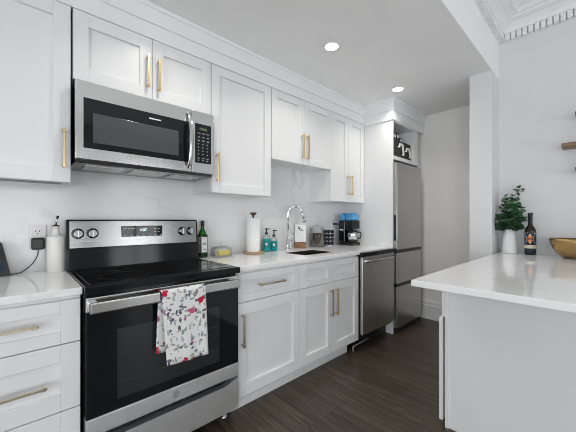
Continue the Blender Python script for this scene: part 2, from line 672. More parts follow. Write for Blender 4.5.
# the rear and left walls, built round their windows, the left ones added for light
xs = [LEFT_X - 0.2] + [v for p in REAR_WINDOWS for v in p] + [3.4]
for i in range(0, len(xs), 2):
    mb.box(xs[i], xs[i + 1], REAR_Y - 0.15, REAR_Y, 0, ROOM_CEIL)
for x0, x1 in REAR_WINDOWS:
    mb.box(x0, x1, REAR_Y - 0.15, REAR_Y, 0, WIN_Z0)
    mb.box(x0, x1, REAR_Y - 0.15, REAR_Y, WIN_Z1, ROOM_CEIL)
structure('wall_rear', mb, M['wall'])
mb = MB()
ys = [REAR_Y] + [v for p in ADDED_LEFT_WINDOWS for v in p] + [WALL_Y]
for i in range(0, len(ys), 2):
    mb.box(LEFT_X - 0.15, LEFT_X, ys[i], ys[i + 1], 0, ROOM_CEIL)
for y0, y1 in ADDED_LEFT_WINDOWS:
    mb.box(LEFT_X - 0.15, LEFT_X, y0, y1, 0, WIN_Z0)
    mb.box(LEFT_X - 0.15, LEFT_X, y0, y1, WIN_Z1, ROOM_CEIL)
structure('wall_left', mb, M['wall'])
k = 0
for x0, x1 in REAR_WINDOWS:
    k += 1
    mb = MB()
    for a, b in ((x0, x0 + 0.05), (x1 - 0.05, x1), ((x0 + x1) / 2 - 0.02, (x0 + x1) / 2 + 0.02)):
        mb.box(a, b, REAR_Y - 0.1, REAR_Y - 0.05, WIN_Z0, WIN_Z1)
    for a, b in ((WIN_Z0, WIN_Z0 + 0.05), (WIN_Z1 - 0.05, WIN_Z1), (1.53, 1.57)):
        mb.box(x0, x1, REAR_Y - 0.1, REAR_Y - 0.05, a, b)
    structure('window_%d' % k, mb, M['trim'])
for y0, y1 in ADDED_LEFT_WINDOWS:  # frames for the added, unseen left windows
    k += 1
    mb = MB()
    for a, b in ((y0, y0 + 0.05), (y1 - 0.05, y1), ((y0 + y1) / 2 - 0.02, (y0 + y1) / 2 + 0.02)):
        mb.box(LEFT_X - 0.1, LEFT_X - 0.05, a, b, WIN_Z0, WIN_Z1)
    for a, b in ((WIN_Z0, WIN_Z0 + 0.05), (WIN_Z1 - 0.05, WIN_Z1), (1.53, 1.57)):
        mb.box(LEFT_X - 0.1, LEFT_X - 0.05, y0, y1, a, b)
    structure('window_%d' % k, mb, M['trim'])
# baseboards
BB = [(0, 0), (0.016, 0), (0.016, 0.165), (0.010, 0.175), (0.010, 0.195), (0.004, 0.222), (0, 0.228)]
structure('baseboard_far', MB().sweep([(FAR_X, WALL_Y), (FAR_X, 0.795)], BB), M['trim'])
structure('baseboard_right', MB().sweep([(WALL_X, -0.45), (WALL_X, REAR_Y)], BB), M['trim'])
# crown along the cabinets
CR = [(-0.02, 2.278), (0.0005, 2.278), (0.0005, 2.366), (0.011, 2.368), (0.011, 2.382), (0.014, 2.400), (0.028, 2.440), (0.034, 2.444), (0.034, 2.468), (-0.02, 2.468)]
structure('trim_1', MB().sweep([(-0.95, 1.826), (2.884, 1.826)], CR), M['trim'])
CT = [(-0.015, 2.250), (0.012, 2.250), (0.012, 2.346), (0.020, 2.350), (0.020, 2.370), (0.022, 2.400), (0.036, 2.440), (0.042, 2.444), (0.042, 2.468), (-0.015, 2.468)]
structure('trim_4', MB().sweep([(2.888, 2.00), (2.888, 1.487), (FAR_X, 1.487)], CT), M['trim'])
# cornice of the other room: cove, lip and a dentil band
CO = [(0, 2.790), (0.006, 2.790), (0.006, 2.842), (0.046, 2.843), (0.052, 2.848), (0.054, 2.860), (0.062, 2.880), (0.085, 2.908), (0.122, 2.922), (0.126, 2.934), (0.145, 2.938),
      (0.158, 2.952), (0.162, 2.968), (0.200, 2.980), (0.235, 3.005), (0.25, 3.04), (0, 3.04)]
mb = MB().sweep([(LEFT_X, HEAD_Y), (WALL_X, HEAD_Y), (WALL_X, REAR_Y)], CO)
p = 0.0398
y = HEAD_Y - 0.052
while y > -1.2:
    mb.box(WALL_X - 0.043, WALL_X - 0.004, y - 0.031, y, 2.789, 2.8425)
    y -= p
x = WALL_X - 0.052
while x > 0.2:
    mb.box(x - 0.031, x, HEAD_Y - 0.043, HEAD_Y - 0.004, 2.789, 2.8425)
    x -= p
structure('trim_2', mb, M['trim'])
# the ceiling of the other room steps inside the cornice
structure('trim_3', MB().sweep([(LEFT_X + 0.4, HEAD_Y - 0.42), (WALL_X - 0.42, HEAD_Y - 0.42), (WALL_X - 0.42, REAR_Y + 0.4)],
                               [(0, 3.02), (0.05, 3.01), (0.07, 3.02), (0.07, 3.04), (0, 3.04)]), M['trim'])


# ------------------------------------------------------------------ cabinet parts
def shaker(name, x0, x1, z0, z1, yf, parent, rail=0.062, rail_z=None, th=0.02, rec=0.015, sgn=-1):
    rz = rail_z or rail
    b = 0.0015
    yb = yf - sgn * th
    yp = yf - sgn * rec

    def B(a0, a1, c0, c1, y_front, bev):
        m.box(a0, a1, min(y_front, yb), max(y_front, yb), c0, c1, bev, 1)
    m = MB()
    B(x0, x0 + rail, z0, z1, yf, b)
    B(x1 - rail, x1, z0, z1, yf, b)
    B(x0 + rail, x1 - rail, z0, z0 + rz, yf, b)
    B(x0 + rail, x1 - rail, z1 - rz, z1, yf, b)
    B(x0 + rail - 0.001, x1 - rail + 0.001, z0 + rz - 0.001, z1 - rz + 0.001, yp, 0)
    return m.build(name, M['cabinet'], parent)


def handle(parent, x, z, length, yf, vertical=True, material=None, label=None):
    r = 0.0055
    m = MB()
    yo = yf - 0.030
    h = length / 2
    if vertical:
        m.box(x - r, x + r, yo - r, yo + r, z - h, z + h, 0.0015, 1)
        for s in (-1, 1):
            zz = z + s * (h - 0.012)
            m.box(x - r * 0.9, x + r * 0.9, yo, yf, zz - r, zz + r, 0.001, 1)
            m.box(x - r * 1.35, x + r * 1.35, yo - r * 1.3, yo + r * 1.3, zz - r * 1.5, zz + r * 1.5, 0.0015, 1)
    else:
        m.box(x - h, x + h, yo - r, yo + r, z - r, z + r, 0.0015, 1)
        for s in (-1, 1):
            xx = x + s * (h - 0.012)
            m.box(xx - r, xx + r, yo, yf, z - r * 0.9, z + r * 0.9, 0.001, 1)
            m.box(xx - r * 1.5, xx + r * 1.5, yo - r * 1.3, yo + r * 1.3, z - r * 1.35, z + r * 1.35, 0.0015, 1)
    o = m.build('handle', material or M['brass'], parent)
    if label:
        o['label'] = label
    return o


YB = 1.500     # face of base doors
YU = 1.825     # face of upper doors
BACK = WALL_Y - 0.002


def upper_body(root, x0, x1, z0, z1, groove=True):
    m = MB()
    m.box(x0, x1, YU + 0.021, BACK, z0 + 0.012, z1)
    t = 0.016
    m.box(x0, x0 + t, YU + 0.021, BACK, z0, z0 + 0.012)
    m.box(x1 - t, x1, YU + 0.021, BACK, z0, z0 + 0.012)
    m.box(x0 + t, x1 - t, YU + 0.021, YU + 0.055, z0, z0 + 0.012)
    m.box(x0 + t, x1 - t, BACK - 0.02, BACK, z0, z0 + 0.012)
    return m.build('cabinet_body', M['cabinet'], root)


G = 0.0022
Z_TOP = 2.286
D_TOP = 2.274
# left upper cabinet
r = thing('upper_cabinet', 'tall white wall cabinet at the left edge, left of the microwave, one door in view', 'cabinet', (-0.28, 1.98, 1.386), 'white wall cabinets')
upper_body(r, -0.95, 0.204, 1.386, Z_TOP)
d = shaker('door', -0.95, -0.334, 1.386, D_TOP, YU, r, 0.068)
handle(d, -0.90, 1.55, 0.19, YU)
d = shaker('door', -0.330, 0.203, 1.386, D_TOP, YU, r, 0.070)
handle(d, 0.174, 1.552, 0.195, YU)
m = MB().box(-0.72, 0.17, YU + 0.06, YU + 0.085, 1.380, 1.398, 0.002)
m.build('under_cabinet_light', M['grey'], r)
# above the microwave
r = thing('upper_cabinet', 'short white wall cabinet with two doors directly above the microwave', 'cabinet', (0.596, 1.98, 1.916), 'white wall cabinets')
upper_body(r, 0.213, 0.980, 1.916, Z_TOP)
d = shaker('door', 0.2135, 0.5945, 1.916, D_TOP, YU, r, 0.066, 0.070)
handle(d, 0.566, 2.068, 0.19, YU)
d = shaker('door', 0.5975, 0.9795, 1.916, D_TOP, YU, r, 0.066, 0.070)
handle(d, 0.628, 2.062, 0.19, YU)
# right of the microwave
r = thing('upper_cabinet', 'tall single-door white wall cabinet just right of the microwave', 'cabinet', (1.25, 1.98, 1.39), 'white wall cabinets')
upper_body(r, 0.984, 1.516, 1.388, Z_TOP)
d = shaker('door', 0.986, 1.515, 1.388, D_TOP, YU, r, 0.064)
handle(d, 1.024, 1.562, 0.20, YU)
# over the sink
r = thing('upper_cabinet', 'short white two-door wall cabinet above the sink and faucet', 'cabinet', (1.905, 1.98, 1.697), 'white wall cabinets')
upper_body(r, 1.523, 2.286, 1.697, Z_TOP)
d = shaker('door', 1.5235, 1.903, 1.697, D_TOP, YU, r, 0.064)
handle(d, 1.872, 1.853, 0.215, YU)
d = shaker('door', 1.906, 2.2855, 1.697, D_TOP, YU, r, 0.064)
handle(d, 1.937, 1.853, 0.215, YU)
# over the coffee maker
r = thing('upper_cabinet', 'tall white two-door wall cabinet above the coffee maker, beside the refrigerator panel', 'cabinet', (2.587, 1.98, 1.388), 'white wall cabinets')
upper_body(r, 2.290, 2.884, 1.388, Z_TOP)
d = shaker('door', 2.291, 2.5855, 1.388, D_TOP, YU, r, 0.062)
handle(d, 2.556, 1.562, 0.205, YU)
d = shaker('door', 2.5885, 2.883, 1.388, D_TOP, YU, r, 0.062)
handle(d, 2.618, 1.562, 0.205, YU)

# base cabinets
CT0, CT1 = 0.884, 0.914


def base_body(root, x0, x1, toe_z=0.105):
    MB().box(x0, x1, YB + 0.021, BACK, toe_z, CT0 - 0.001).build('cabinet_body', M['cabinet'], root)
    MB().box(x0, x1, 1.572, 1.59, 0.0, toe_z).build('toe_kick', M['cabinet'], root)


r = thing('base_cabinet', 'white base cabinet with three drawers at the left edge, left of the range', 'cabinet', (-0.10, 1.8, 0), 'white base cabinets')
base_body(r, -0.40, 0.202)
for z0, z1, rz, zh, hx in ((0.690, 0.866, 0.050, 0.786, -0.125), (0.416, 0.686, 0.070, 0.540, -0.100), (0.115, 0.412, 0.070, 0.262, -0.115)):
    d = shaker('drawer', -0.398, 0.200, z0, z1, YB, r, 0.066, rz)
    handle(d, hx, zh, 0.38, YB, False, M['brass_pale_sheen'])
r = thing('base_cabinet', 'white base cabinet with one drawer over one door, just right of the range', 'cabinet', (1.25, 1.8, 0), 'white base cabinets')
base_body(r, 0.980, 1.520)
d = shaker('drawer', 0.982, 1.519, 0.690, 0.866, YB, r, 0.062, 0.050)
handle(d, 1.243, 0.784, 0.225, YB, False, M['brass_cool_sheen'])
d = shaker('door', 0.982, 1.519, 0.110, 0.686, YB, r, 0.066, 0.075)
handle(d, 1.012, 0.522, 0.205, YB, True, M['brass_cool_sheen'])
r = thing('base_cabinet', 'white sink base cabinet with two false drawer fronts and two doors, left of the dishwasher', 'cabinet', (1.9, 1.8, 0), 'white base cabinets')
MB().box(1.524, 2.276, YB + 0.021, BACK, 0.105, 0.66).build('cabinet_body', M['cabinet'], r)
MB().box(1.524, 2.200, 1.572, 1.59, 0, 0.105).build('toe_kick', M['cabinet'], r)
for x0, x1 in ((1.525, 1.8985), (1.9015, 2.275)):
    o = shaker('false_drawer_front', x0, x1, 0.690, 0.866, YB, r, 0.062, 0.050)
MB().box(1.524, 2.276, YB + 0.021, YB + 0.04, 0.66, CT0 - 0.001).box(1.524, 1.54, YB + 0.04, BACK, 0.66, CT0 - 0.001).box(2.26, 2.276, YB + 0.04, BACK, 0.66, CT0 - 0.001).build('sink_surround', M['cabinet'], r)
for x0, x1, xh, mm in ((1.525, 1.8985, 1.868, M['brass_cool_sheen']), (1.9015, 2.275, 1.934, M['brass'])):
    d = shaker('door', x0, x1, 0.110, 0.686, YB, r, 0.062, 0.072)
    handle(d, xh, 0.525, 0.215, YB, True, mm)

# countertops
CTF = 1.486
o = MB().box(-0.42, 0.2055, CTF, BACK, CT0, CT1, 0.003).build('countertop', M['quartz'])
tag(o, 'short white quartz countertop at the left edge, over the drawer cabinet left of the range', 'countertop', 'white quartz countertops')
SX0, SX1, SY0, SY1 = 1.695, 2.070, 1.615, 1.875
m = MB()
m.box(0.9755, SX0, CTF, BACK, CT0, CT1, 0.003)
m.box(SX1, 2.886, CTF, BACK, CT0, CT1, 0.003)
m.box(SX0 - 0.002, SX1 + 0.002, CTF, SY0, CT0, CT1, 0.003)
m.box(SX0 - 0.002, SX1 + 0.002, SY1, BACK, CT0, CT1, 0.003)
o = m.build('countertop', M['quartz'])
tag(o, 'long white quartz countertop holding the sink, from the range to the refrigerator panel', 'countertop', 'white quartz countertops')
r = thing('sink', 'dark undermount sink sunk into the long countertop', 'sink', (1.88, 1.74, 0.72))
m = MB()
t = 0.004
e_ = 0.0008
for a in ((SX0 + e_, SX1 - e_, SY0 + e_, SY1 - e_, 0.716, 0.72), (SX0 + e_, SX0 + t, SY0 + e_, SY1 - e_, 0.72, 0.9125), (SX1 - t, SX1 - e_, SY0 + e_, SY1 - e_, 0.72, 0.9125),
          (SX0 + t, SX1 - t, SY0 + e_, SY0 + t, 0.72, 0.9125), (SX0 + t, SX1 - t, SY1 - t, SY1 - e_, 0.72, 0.9125)):
    m.box(*a)
m.build('basin', mat('dark_sink', (0.018, 0.017, 0.016), 0.35), r)
MB().lathe(1.88, 1.74, [(0.04, 0.7203), (0.04, 0.724), (0.03, 0.725), (0.028, 0.7215)], 24).build('drain', M['chrome'], r)

# ------------------------------------------------------------------ range
RX0, RX1 = 0.208, 0.972
r = thing('range', 'stainless steel electric range with black glass cooktop and oven door', 'range', (0.59, 1.8, 0))
MB().box(RX0 + 0.002, RX1 - 0.002, 1.505, 2.09, 0.075, 0.90).build('range_body', M['enamel'], r)
# cooktop
m = MB().box(RX0, RX1, 1.452, 2.03, 0.884, 0.919, 0.006, 3)
ct = m.build('cooktop_frame', M['enamel'], r)
m = MB().box(RX0 + 0.022, RX1 - 0.022, 1.49, 2.01, 0.9165, 0.9215, 0.002)
ct = m.build('cooktop', M['cooktop'], r)
m = MB()
for cx, cy, rad in ((0.40, 1.63, 0.112), (0.78, 1.63, 0.095), (0.40, 1.88, 0.08), (0.78, 1.88, 0.08), (0.59, 1.90, 0.05)):
    m.lathe(cx, cy, [(rad, 0.92155), (rad, 0.9219), (rad - 0.004, 0.9219), (rad - 0.004, 0.92155)], 40, cap=False)
m.build('burner_rings', M['ring'], ct)
# backguard
m = MB().prism([(1.985, 0.915), (1.995, 1.035), (2.03, 1.04), (2.09, 1.04), (2.09, 0.915)], 'x', RX0 + 0.004, RX1 - 0.004, 0.003)
m.build('backguard_riser', M['enamel'], r)
m = MB().prism([(2.005, 1.028), (2.018, 1.192), (2.026, 1.199), (2.090, 1.199), (2.090, 1.028)], 'x', RX0 - 0.004, RX1, 0.004)
gd = m.build('backguard', M['enamel'], r)


def gy(z):
    return 2.005 + (z - 1.028) * 0.013 / 0.164


m = MB().prism([(gy(1.039) - 0.003, 1.039), (gy(1.189) - 0.003, 1.189), (gy(1.189) + 0.002, 1.189), (gy(1.039) + 0.002, 1.039)], 'x', RX0 + 0.010, RX1 - 0.012, 0.001)
cp = m.build('control_panel', M['panel_steel'], r)
KZ = 1.119
for kx in (0.256, 0.326, 0.856, 0.917):
    yk = gy(KZ) - 0.003
    m = MB().lathe(kx, KZ, [(0.029, 0), (0.029, 0.004), (0.0255, 0.005), (0.023, 0.020), (0.019, 0.023)], 28, 'y', True, yk)
    kn = m.build('knob', M['panel_steel'], r)
    m = MB().box(kx - 0.0035, kx + 0.0035, yk - 0.030, yk - 0.018, KZ - 0.021, KZ + 0.021, 0.003)
    m.build('knob_grip', M['soft_steel'], kn)
    MB().lathe(kx, KZ, [(0.0302, 0), (0.0302, 0.0015), (0.029, 0.0015)], 28, 'y', True, yk - 0.0002).build('knob_rim', M['black'], kn)
yk = gy(1.13) - 0.004
m = MB().box(0.474, 0.720, yk - 0.002, yk + 0.004, 1.084, 1.160, 0.0015)
dp = m.build('display_panel', M['black_glass'], r)
text_mesh('clock_digits', '4:07', 0.026, (0.600, yk - 0.003, 1.133), FACE_FRONT, M['digits'], dp)
for i in range(7):
    MB().box(0.490 + i * 0.036, 0.500 + i * 0.036, yk - 0.0026, yk - 0.0018, 1.098, 1.101).build('button_legend', M['white_mark'], dp)
for i in range(2):
    for j in range(2):
        MB().box(0.665 + i * 0.024, 0.677 + i * 0.024, yk - 0.0026, yk - 0.0018, 1.120 + j * 0.018, 1.123 + j * 0.018).build('button_legend', M['white_mark'], dp)
for i in range(3):
    MB().box(0.486 + i * 0.024, 0.504 + i * 0.024, yk - 0.0026, yk - 0.0018, 1.142, 1.1445).build('button_legend', M['white_mark'], dp)
# oven door
YD = 1.468
dr = MB().box(RX0 + 0.006, RX1 - 0.004, YD, 1.504, 0.352, 0.806, 0.004).build('oven_door', M['black_glass'], r)
MB().box(RX0 + 0.006, RX1 - 0.004, YD - 0.004, 1.504, 0.806, 0.868, 0.004).build('door_top_band', M['steel'], dr)
MB().box(RX0 + 0.006, RX1 - 0.004, YD - 0.002, 1.504, 0.276, 0.352, 0.003).build('door_bottom_band', M['soft_steel'], dr)
MB().lathe(0.595, 0.313, [(0.0195, 0), (0.0195, 0.0012), (0.017, 0.0012), (0.017, 0.0006)], 28, 'y', True, YD - 0.0018).build('badge', M['grey'], dr)
# window with a fine bright border and the racks behind it
wn = MB().box(0.330, 0.840, YD - 0.002, YD, 0.400, 0.712, 0.0008).build('oven_window', M['window_glass'], dr)
for z in (0.47, 0.60):
    MB().box(0.345, 0.833, YD - 0.0023, YD - 0.0018, z, z + 0.002).build('oven_rack', M['rack'], wn)
# door handle: wide flat bar with returns
m = MB().box(RX0 + 0.012, RX1 - 0.030, 1.407, 1.425, 0.810, 0.857, 0.006, 3)
for a, b in ((RX0 + 0.012, RX0 + 0.044), (RX1 - 0.062, RX1 - 0.030)):
    m.box(a, b, 1.42, YD - 0.002, 0.814, 0.853, 0.005, 2)
m.build('oven_handle', M['satin_steel'], dr)
# bottom drawer with its scooped pull
n = 24
top = []
for i in range(n + 1):
    u = i / n
    sag = 0.026 * min(1, max(0, (0.99 - u) / 0.10), 1) * min(1, u / 0.08)
    top.append((RX0 + 0.006 + u * (RX1 - RX0 - 0.010), 0.266 - sag))
poly = [(RX0 + 0.006, 0.085)] + top + [(RX1 - 0.004, 0.085)]
MB().prism(poly, 'y', YD - 0.002, 1.504).build('storage_drawer', M['soft_steel'], r)
for x in (RX0 + 0.05, RX1 - 0.05):
    for y in (1.56, 2.03):
        MB().lathe(x, y, [(0.022, 0.0), (0.022, 0.012), (0.012, 0.016), (0.012, 0.078)], 16).build('foot', M['chrome'], r)

# towel over the oven handle
TW = 0.222


def towel():
    m = bmesh.new()
    path = []
    for i in range(16):
        u = i / 15
        path.append((1.436 - 0.0 * u, 0.560 + u * 0.292, 'b', 1 - u))
    for i in range(1, 7):
        a = PI * i / 7
        path.append((1.416 + 0.0195 * math.cos(a), 0.852 + 0.0115 * math.sin(a), 't', 0))
    for i in range(22):
        u = i / 21
        path.append((1.397 - 0.004 * u, 0.852 - u * (0.852 - 0.510), 'f', u))
    cols = 18
    grid = []
    for (y, z, tag_, u) in path:
        row = []
        for j in range(cols + 1):
            s = j / cols
            if tag_ == 'b':
                x = 0.497 - 0.012 * u + s * (TW + 0.002)
            elif tag_ == 't':
                x = 0.497 + s * TW
            else:
                x = 0.497 + 0.024 * u * (1 - s) + s * TW + 0.010 * u * s
            rip = 0.0035 * math.sin(s * 9 + 1.0) * u + 0.0025 * math.sin(s * 17 + 2) * u
            dz = (-0.006 * s * u if tag_ == 'f' else 0.0)
            row.append(m.verts.new((x, y + (rip - 0.006 * u if tag_ == 'f' else rip * 0.5), z + dz)))
        grid.append(row)
    for a, b in zip(grid, grid[1:]):
        for j in range(cols):
            f = m.faces.new((a[j], a[j + 1], b[j + 1], b[j]))
            f.smooth = True
    bmesh.ops.recalc_face_normals(m, faces=m.faces)
    me = bpy.data.meshes.new('dish_towel')
    m.to_mesh(me)
    m.free()
    me.transform(Matrix.Translation((-0.6, -1.41, -0.7)))
    o = bpy.data.objects.new('dish_towel', me)
    o.location = (0.6, 1.41, 0.7)
    COL.objects.link(o)
    me.materials.append(M['towel'])
    so = o.modifiers.new('thickness', 'SOLIDIFY')
    so.thickness = 0.0025
    so.offset = 0
    return o


tag(towel(), 'white floral dish towel with red flowers hanging over the oven door handle', 'towel')

# ------------------------------------------------------------------ microwave
r = thing('microwave', 'stainless over-the-range microwave mounted below the short cabinet', 'microwave', (0.593, 1.95, 1.485))
MX0, MX1, YM = 0.214, 0.972, 1.768
MB().box(MX0 + 0.003, MX1 - 0.003, YM + 0.028, BACK, 1.487, 1.892, 0.002).build('microwave_body', M['enamel'], r)
m = MB()
for x0, x1 in ((0.27, 0.46), (0.50, 0.69), (0.73, 0.92)):
    m.box(x0, x1, 1.86, 2.02, 1.483, 1.4875, 0.001)
m.build('grease_filter', M['steel_v'], r)
MB().prism([(YM + 0.03, 1.488), (YM + 0.03, 1.500), (YM + 0.005, 1.500)], 'x', MX0 + 0.005, MX1 - 0.005).build('vent_lip', M['dark_grey'], r)
dr = MB().box(MX0, 0.8165, YM, YM + 0.027, 1.501, 1.897, 0.004).build('microwave_door', M['steel'], r)
wn = MB().box(0.248, 0.800, YM - 0.0015, YM + 0.004, 1.560, 1.814, 0.002).build('door_window', M['black_glass'], dr)
MB().box(0.288, 0.730, YM - 0.0025, YM, 1.591, 1.742, 0.001).build('window_mesh', M['mesh_glass'], wn)
MB().box(0.560, 0.626, YM - 0.0022, YM, 1.778, 1.785, 0.0005).build('badge', M['white_mark'], wn)
pts = []
for i in range(15):
    u = i / 14
    pts.append((0.793, YM - 0.010 - 0.038 * math.sin(PI * u) ** 0.7, 1.520 + u * 0.352))
m = MB()
t = bmesh.new()
rings = []
for (x, y, z) in pts:
    rings.append([t.verts.new((x + dx, y + dy, z)) for dx, dy in ((-0.012, 0.004), (-0.012, -0.001), (-0.007, -0.005), (0.007, -0.005), (0.012, -0.001), (0.012, 0.004))])
for a, b in zip(rings, rings[1:]):
    for k in range(6):
        f = t.faces.new((a[k], a[(k + 1) % 6], b[(k + 1) % 6], b[k]))
        f.smooth = True
t.faces.new(rings[0])
t.faces.new(rings[-1])
bmesh.ops.recalc_face_normals(t, faces=t.faces)
m._merge(t)
m.box(0.783, 0.803, YM - 0.010, YM + 0.001, 1.518, 1.532, 0.002)
m.box(0.783, 0.803, YM - 0.010, YM + 0.001, 1.860, 1.874, 0.002)
m.build('door_handle', M['satin_steel'], dr)
cpn = MB().box(0.8195, MX1, YM, YM + 0.027, 1.501, 1.897, 0.004).build('control_side', M['steel'], r)
kp = MB().box(0.838, 0.950, YM - 0.002, YM + 0.003, 1.565, 1.818, 0.001).build('keypad', M['black_glass'], cpn)
def key(x0, x1, z0, z1):
    MB().box(x0, x1, YM - 0.0026, YM - 0.0018, z0, z1).build('key_legend', M['grey_print'], kp)


for i in range(3):
    key(0.853 + i * 0.031, 0.874 + i * 0.031, 1.755, 1.759)
for j in range(6):
    for i in range(3):
        x = 0.856 + i * 0.031
        z = 1.735 - j * 0.022
        key(x, x + (0.014 if j < 2 else 0.007), z - 0.006, z)
for i in range(3):
    key(0.853 + i * 0.031, 0.870 + i * 0.031, 1.594, 1.598)
    key(0.853 + i * 0.031, 0.866 + i * 0.031, 1.580, 1.584)
MB().box(0.868, 0.920, YM - 0.0026, YM - 0.0018, 1.778, 1.794).build('display', M['digits_green'], kp)

# ------------------------------------------------------------------ dishwasher
r = thing('dishwasher', 'stainless steel dishwasher under the counter, between the sink cabinet and the refrigerator', 'dishwasher', (2.58, 1.8, 0))
DX0, DX1, YW = 2.282, 2.878, 1.466
MB().box(DX0 + 0.004, DX1 - 0.004, 1.50, 2.08, 0.12, 0.876).build('dishwasher_body', M['black'], r)
dr = MB().box(DX0 + 0.010, DX1, YW, 1.499, 0.150, 0.860, 0.006).build('dishwasher_door', M['dw_steel'], r)
MB().box(DX0 - 0.006, DX1 + 0.004, YW - 0.012, 1.4855, 0.864, 0.902, 0.003).build('control_strip', M['black_glass'], r)
m = MB()
t = []
for i in range(13):
    u = i / 12
    t.append((2.300 + u * 0.550, YW - 0.008 - 0.030 * math.sin(PI * u) ** 0.4, 0.822))
for a, b in zip(t, t[1:]):
    pass
m.tube(t, 0.0145, 12)
m.build('door_handle', M['satin_steel'], dr)
MB().box(DX0 + 0.01, DX1, 1.56, 1.58, 0.0, 0.12).build('toe_panel', M['black'], r)
m = MB().tube([(DX0 - 0.04, 1.535, 0.045), (DX0 + 0.20, 1.525, 0.060)], 0.006, 8)
m.tube([(DX0 - 0.04, 1.535, 0.0), (DX0 - 0.04, 1.535, 0.05)], 0.008, 8)
m.build('levelling_leg', M['grey'], r)

# ------------------------------------------------------------------ refrigerator and surround
r = thing('refrigerator_surround', 'white tall cabinet panel with open cubby framing the refrigerator', 'cabinet', (3.2, 1.8, 0))
PF = 1.487
MB().box(2.888, 2.908, PF, BACK, 0.0, Z_TOP, 0.001, 1).build('side_panel', M['cabinet'], r)
m = MB()
m.box(2.908, 3.52, PF, BACK, 2.235, Z_TOP)
m.box(2.908, 3.52, PF, BACK, 1.838, 1.878, 0.001, 1)
m.box(3.412, 3.52, PF, BACK, 1.878, 2.235)
m.box(2.908, 3.412, BACK - 0.015, BACK, 1.878, 2.235)
m.build('cubby', M['cabinet'], r)
MB().box(3.522, 3.545, 1.50, BACK, 0.0, Z_TOP).build('filler_panel', M['cabinet'], r)

r = thing('refrigerator', 'slim stainless three-door refrigerator standing in the white surround', 'refrigerator', (3.21, 1.8, 0))
FX0, FX1, YF = 2.914, 3.516, 1.45
MB().box(FX0 + 0.004, FX1 - 0.004, YF + 0.062, 2.09, 0.03, 1.800, 0.004).build('refrigerator_body', M['dark_grey'], r)
for nm, z0, z1 in (('upper_door', 0.882, 1.806), ('middle_drawer', 0.524, 0.850), ('bottom_drawer', 0.062, 0.492)):
    d = MB().box(FX0, FX1, YF, YF + 0.060, z0, z1, 0.008, 3).build(nm, M['steel_v'], r)
    if nm == 'upper_door':
        MB().box(FX0 - 0.0015, FX0 + 0.004, YF + 0.012, YF + 0.045, 0.98, 1.25, 0.001).build('recessed_handle', M['black'], d)
    else:
        MB().box(FX0 + 0.004, FX1 - 0.004, YF + 0.003, YF + 0.060, z1 + 0.0005, z1 + 0.0305).build('recessed_handle', M['black'], d)
MB().box(FX0 + 0.01, FX1 - 0.01, YF + 0.02, YF + 0.09, 0.0, 0.060).build('kick_grille', M['black'], r)

# things in the cubby
r = thing('storage_bin', 'dark grey bin with two white hooked handles in the cubby over the refrigerator', 'bin', (3.15, 1.62, 1.878))
bz = 1.8795
m = MB()
m.box(2.935, 3.395, 1.525, 1.535, bz, 2.075, 0.002)
m.box(2.935, 3.395, 1.775, 1.785, bz, 2.075, 0.002)
m.box(2.935, 2.945, 1.525, 1.785, bz, 2.075, 0.002)
m.box(3.385, 3.395, 1.525, 1.785, bz, 2.075, 0.002)
m.box(2.935, 3.395, 1.525, 1.785, bz, bz + 0.008)
m.build('bin_body', M['bin'], r)
for x, zt, ln in ((3.150, 2.046, 0.125), (3.318, 2.022, 0.108)):
    m = MB().prism([(x - 0.070, zt - 0.024), (x - 0.066, zt - 0.004), (x + 0.006, zt), (x + 0.018, zt - 0.010), (x + 0.046, zt - ln), (x + 0.022, zt - ln), (x - 0.004, zt - 0.022), (x - 0.052, zt - 0.026), (x - 0.056, zt - 0.050), (x - 0.074, zt - 0.048)],
                   'y', 1.502, 1.514, 0.002)
    m.box(x - 0.072, x - 0.058, 1.51, 1.526, zt - 0.048, zt - 0.034, 0.002).box(x + 0.026, x + 0.042, 1.51, 1.526, zt - ln + 0.002, zt - ln + 0.016, 0.002)
    m.build('bin_handle', M['white_plastic'], r)
for i, x in enumerate((2.955, 3.020, 3.085, 3.150)):
    h = (2.190, 2.160, 2.165, 2.125)[i]
    o = MB().box(x, x + 0.052, 1.54, 1.70, bz + 0.009, h, 0.006).build('storage_tin', M['black'])
    t_ = MB().box(x + 0.012, x + 0.034, 1.537, 1.5405, h - 0.055, h - 0.020).build('tin_label', M['white_mark'], o)
    tag(o, ('leftmost and tallest dark tin standing in the grey bin', 'second dark tin from the left in the grey bin', 'third dark tin from the left in the grey bin', 'rightmost and shortest dark tin in the grey bin')[i],
        'tin', 'dark tins in the bin')

# ------------------------------------------------------------------ peninsula
r = thing('peninsula_cabinet', 'white peninsula base cabinet with plain back panel under the overhanging counter', 'cabinet', (2.4, 0.0, 0))
PX = 1.822
MB().box(PX, WALL_X - 0.002, -0.80, 0.612, 0.0, CT0 - 0.001).build('cabinet_body', M['cabinet'], r)
MB().box(PX - 0.012, PX, 0.594, 0.613, 0.0, CT0 - 0.001, 0.001, 1).build('corner_trim', M['cabinet'], r)
for x0, x1 in ((PX - 0.004, 2.36), (2.364, 2.90)):
    shaker('door', x0, x1, 0.03, 0.628, 0.648, r, 0.062, sgn=1)
    shaker('drawer', x0 + 0.006, x1, 0.632, 0.866, 0.634, r, 0.062, 0.05, sgn=1)
PY = 0.613
o = MB().box(1.367, WALL_X - 0.001, -1.05, PY, CT0, CT1, 0.003).build('countertop', M['quartz'])
tag(o, 'wide white quartz peninsula top holding the vase, wine bottle and gold bowl', 'countertop', 'white quartz countertops')

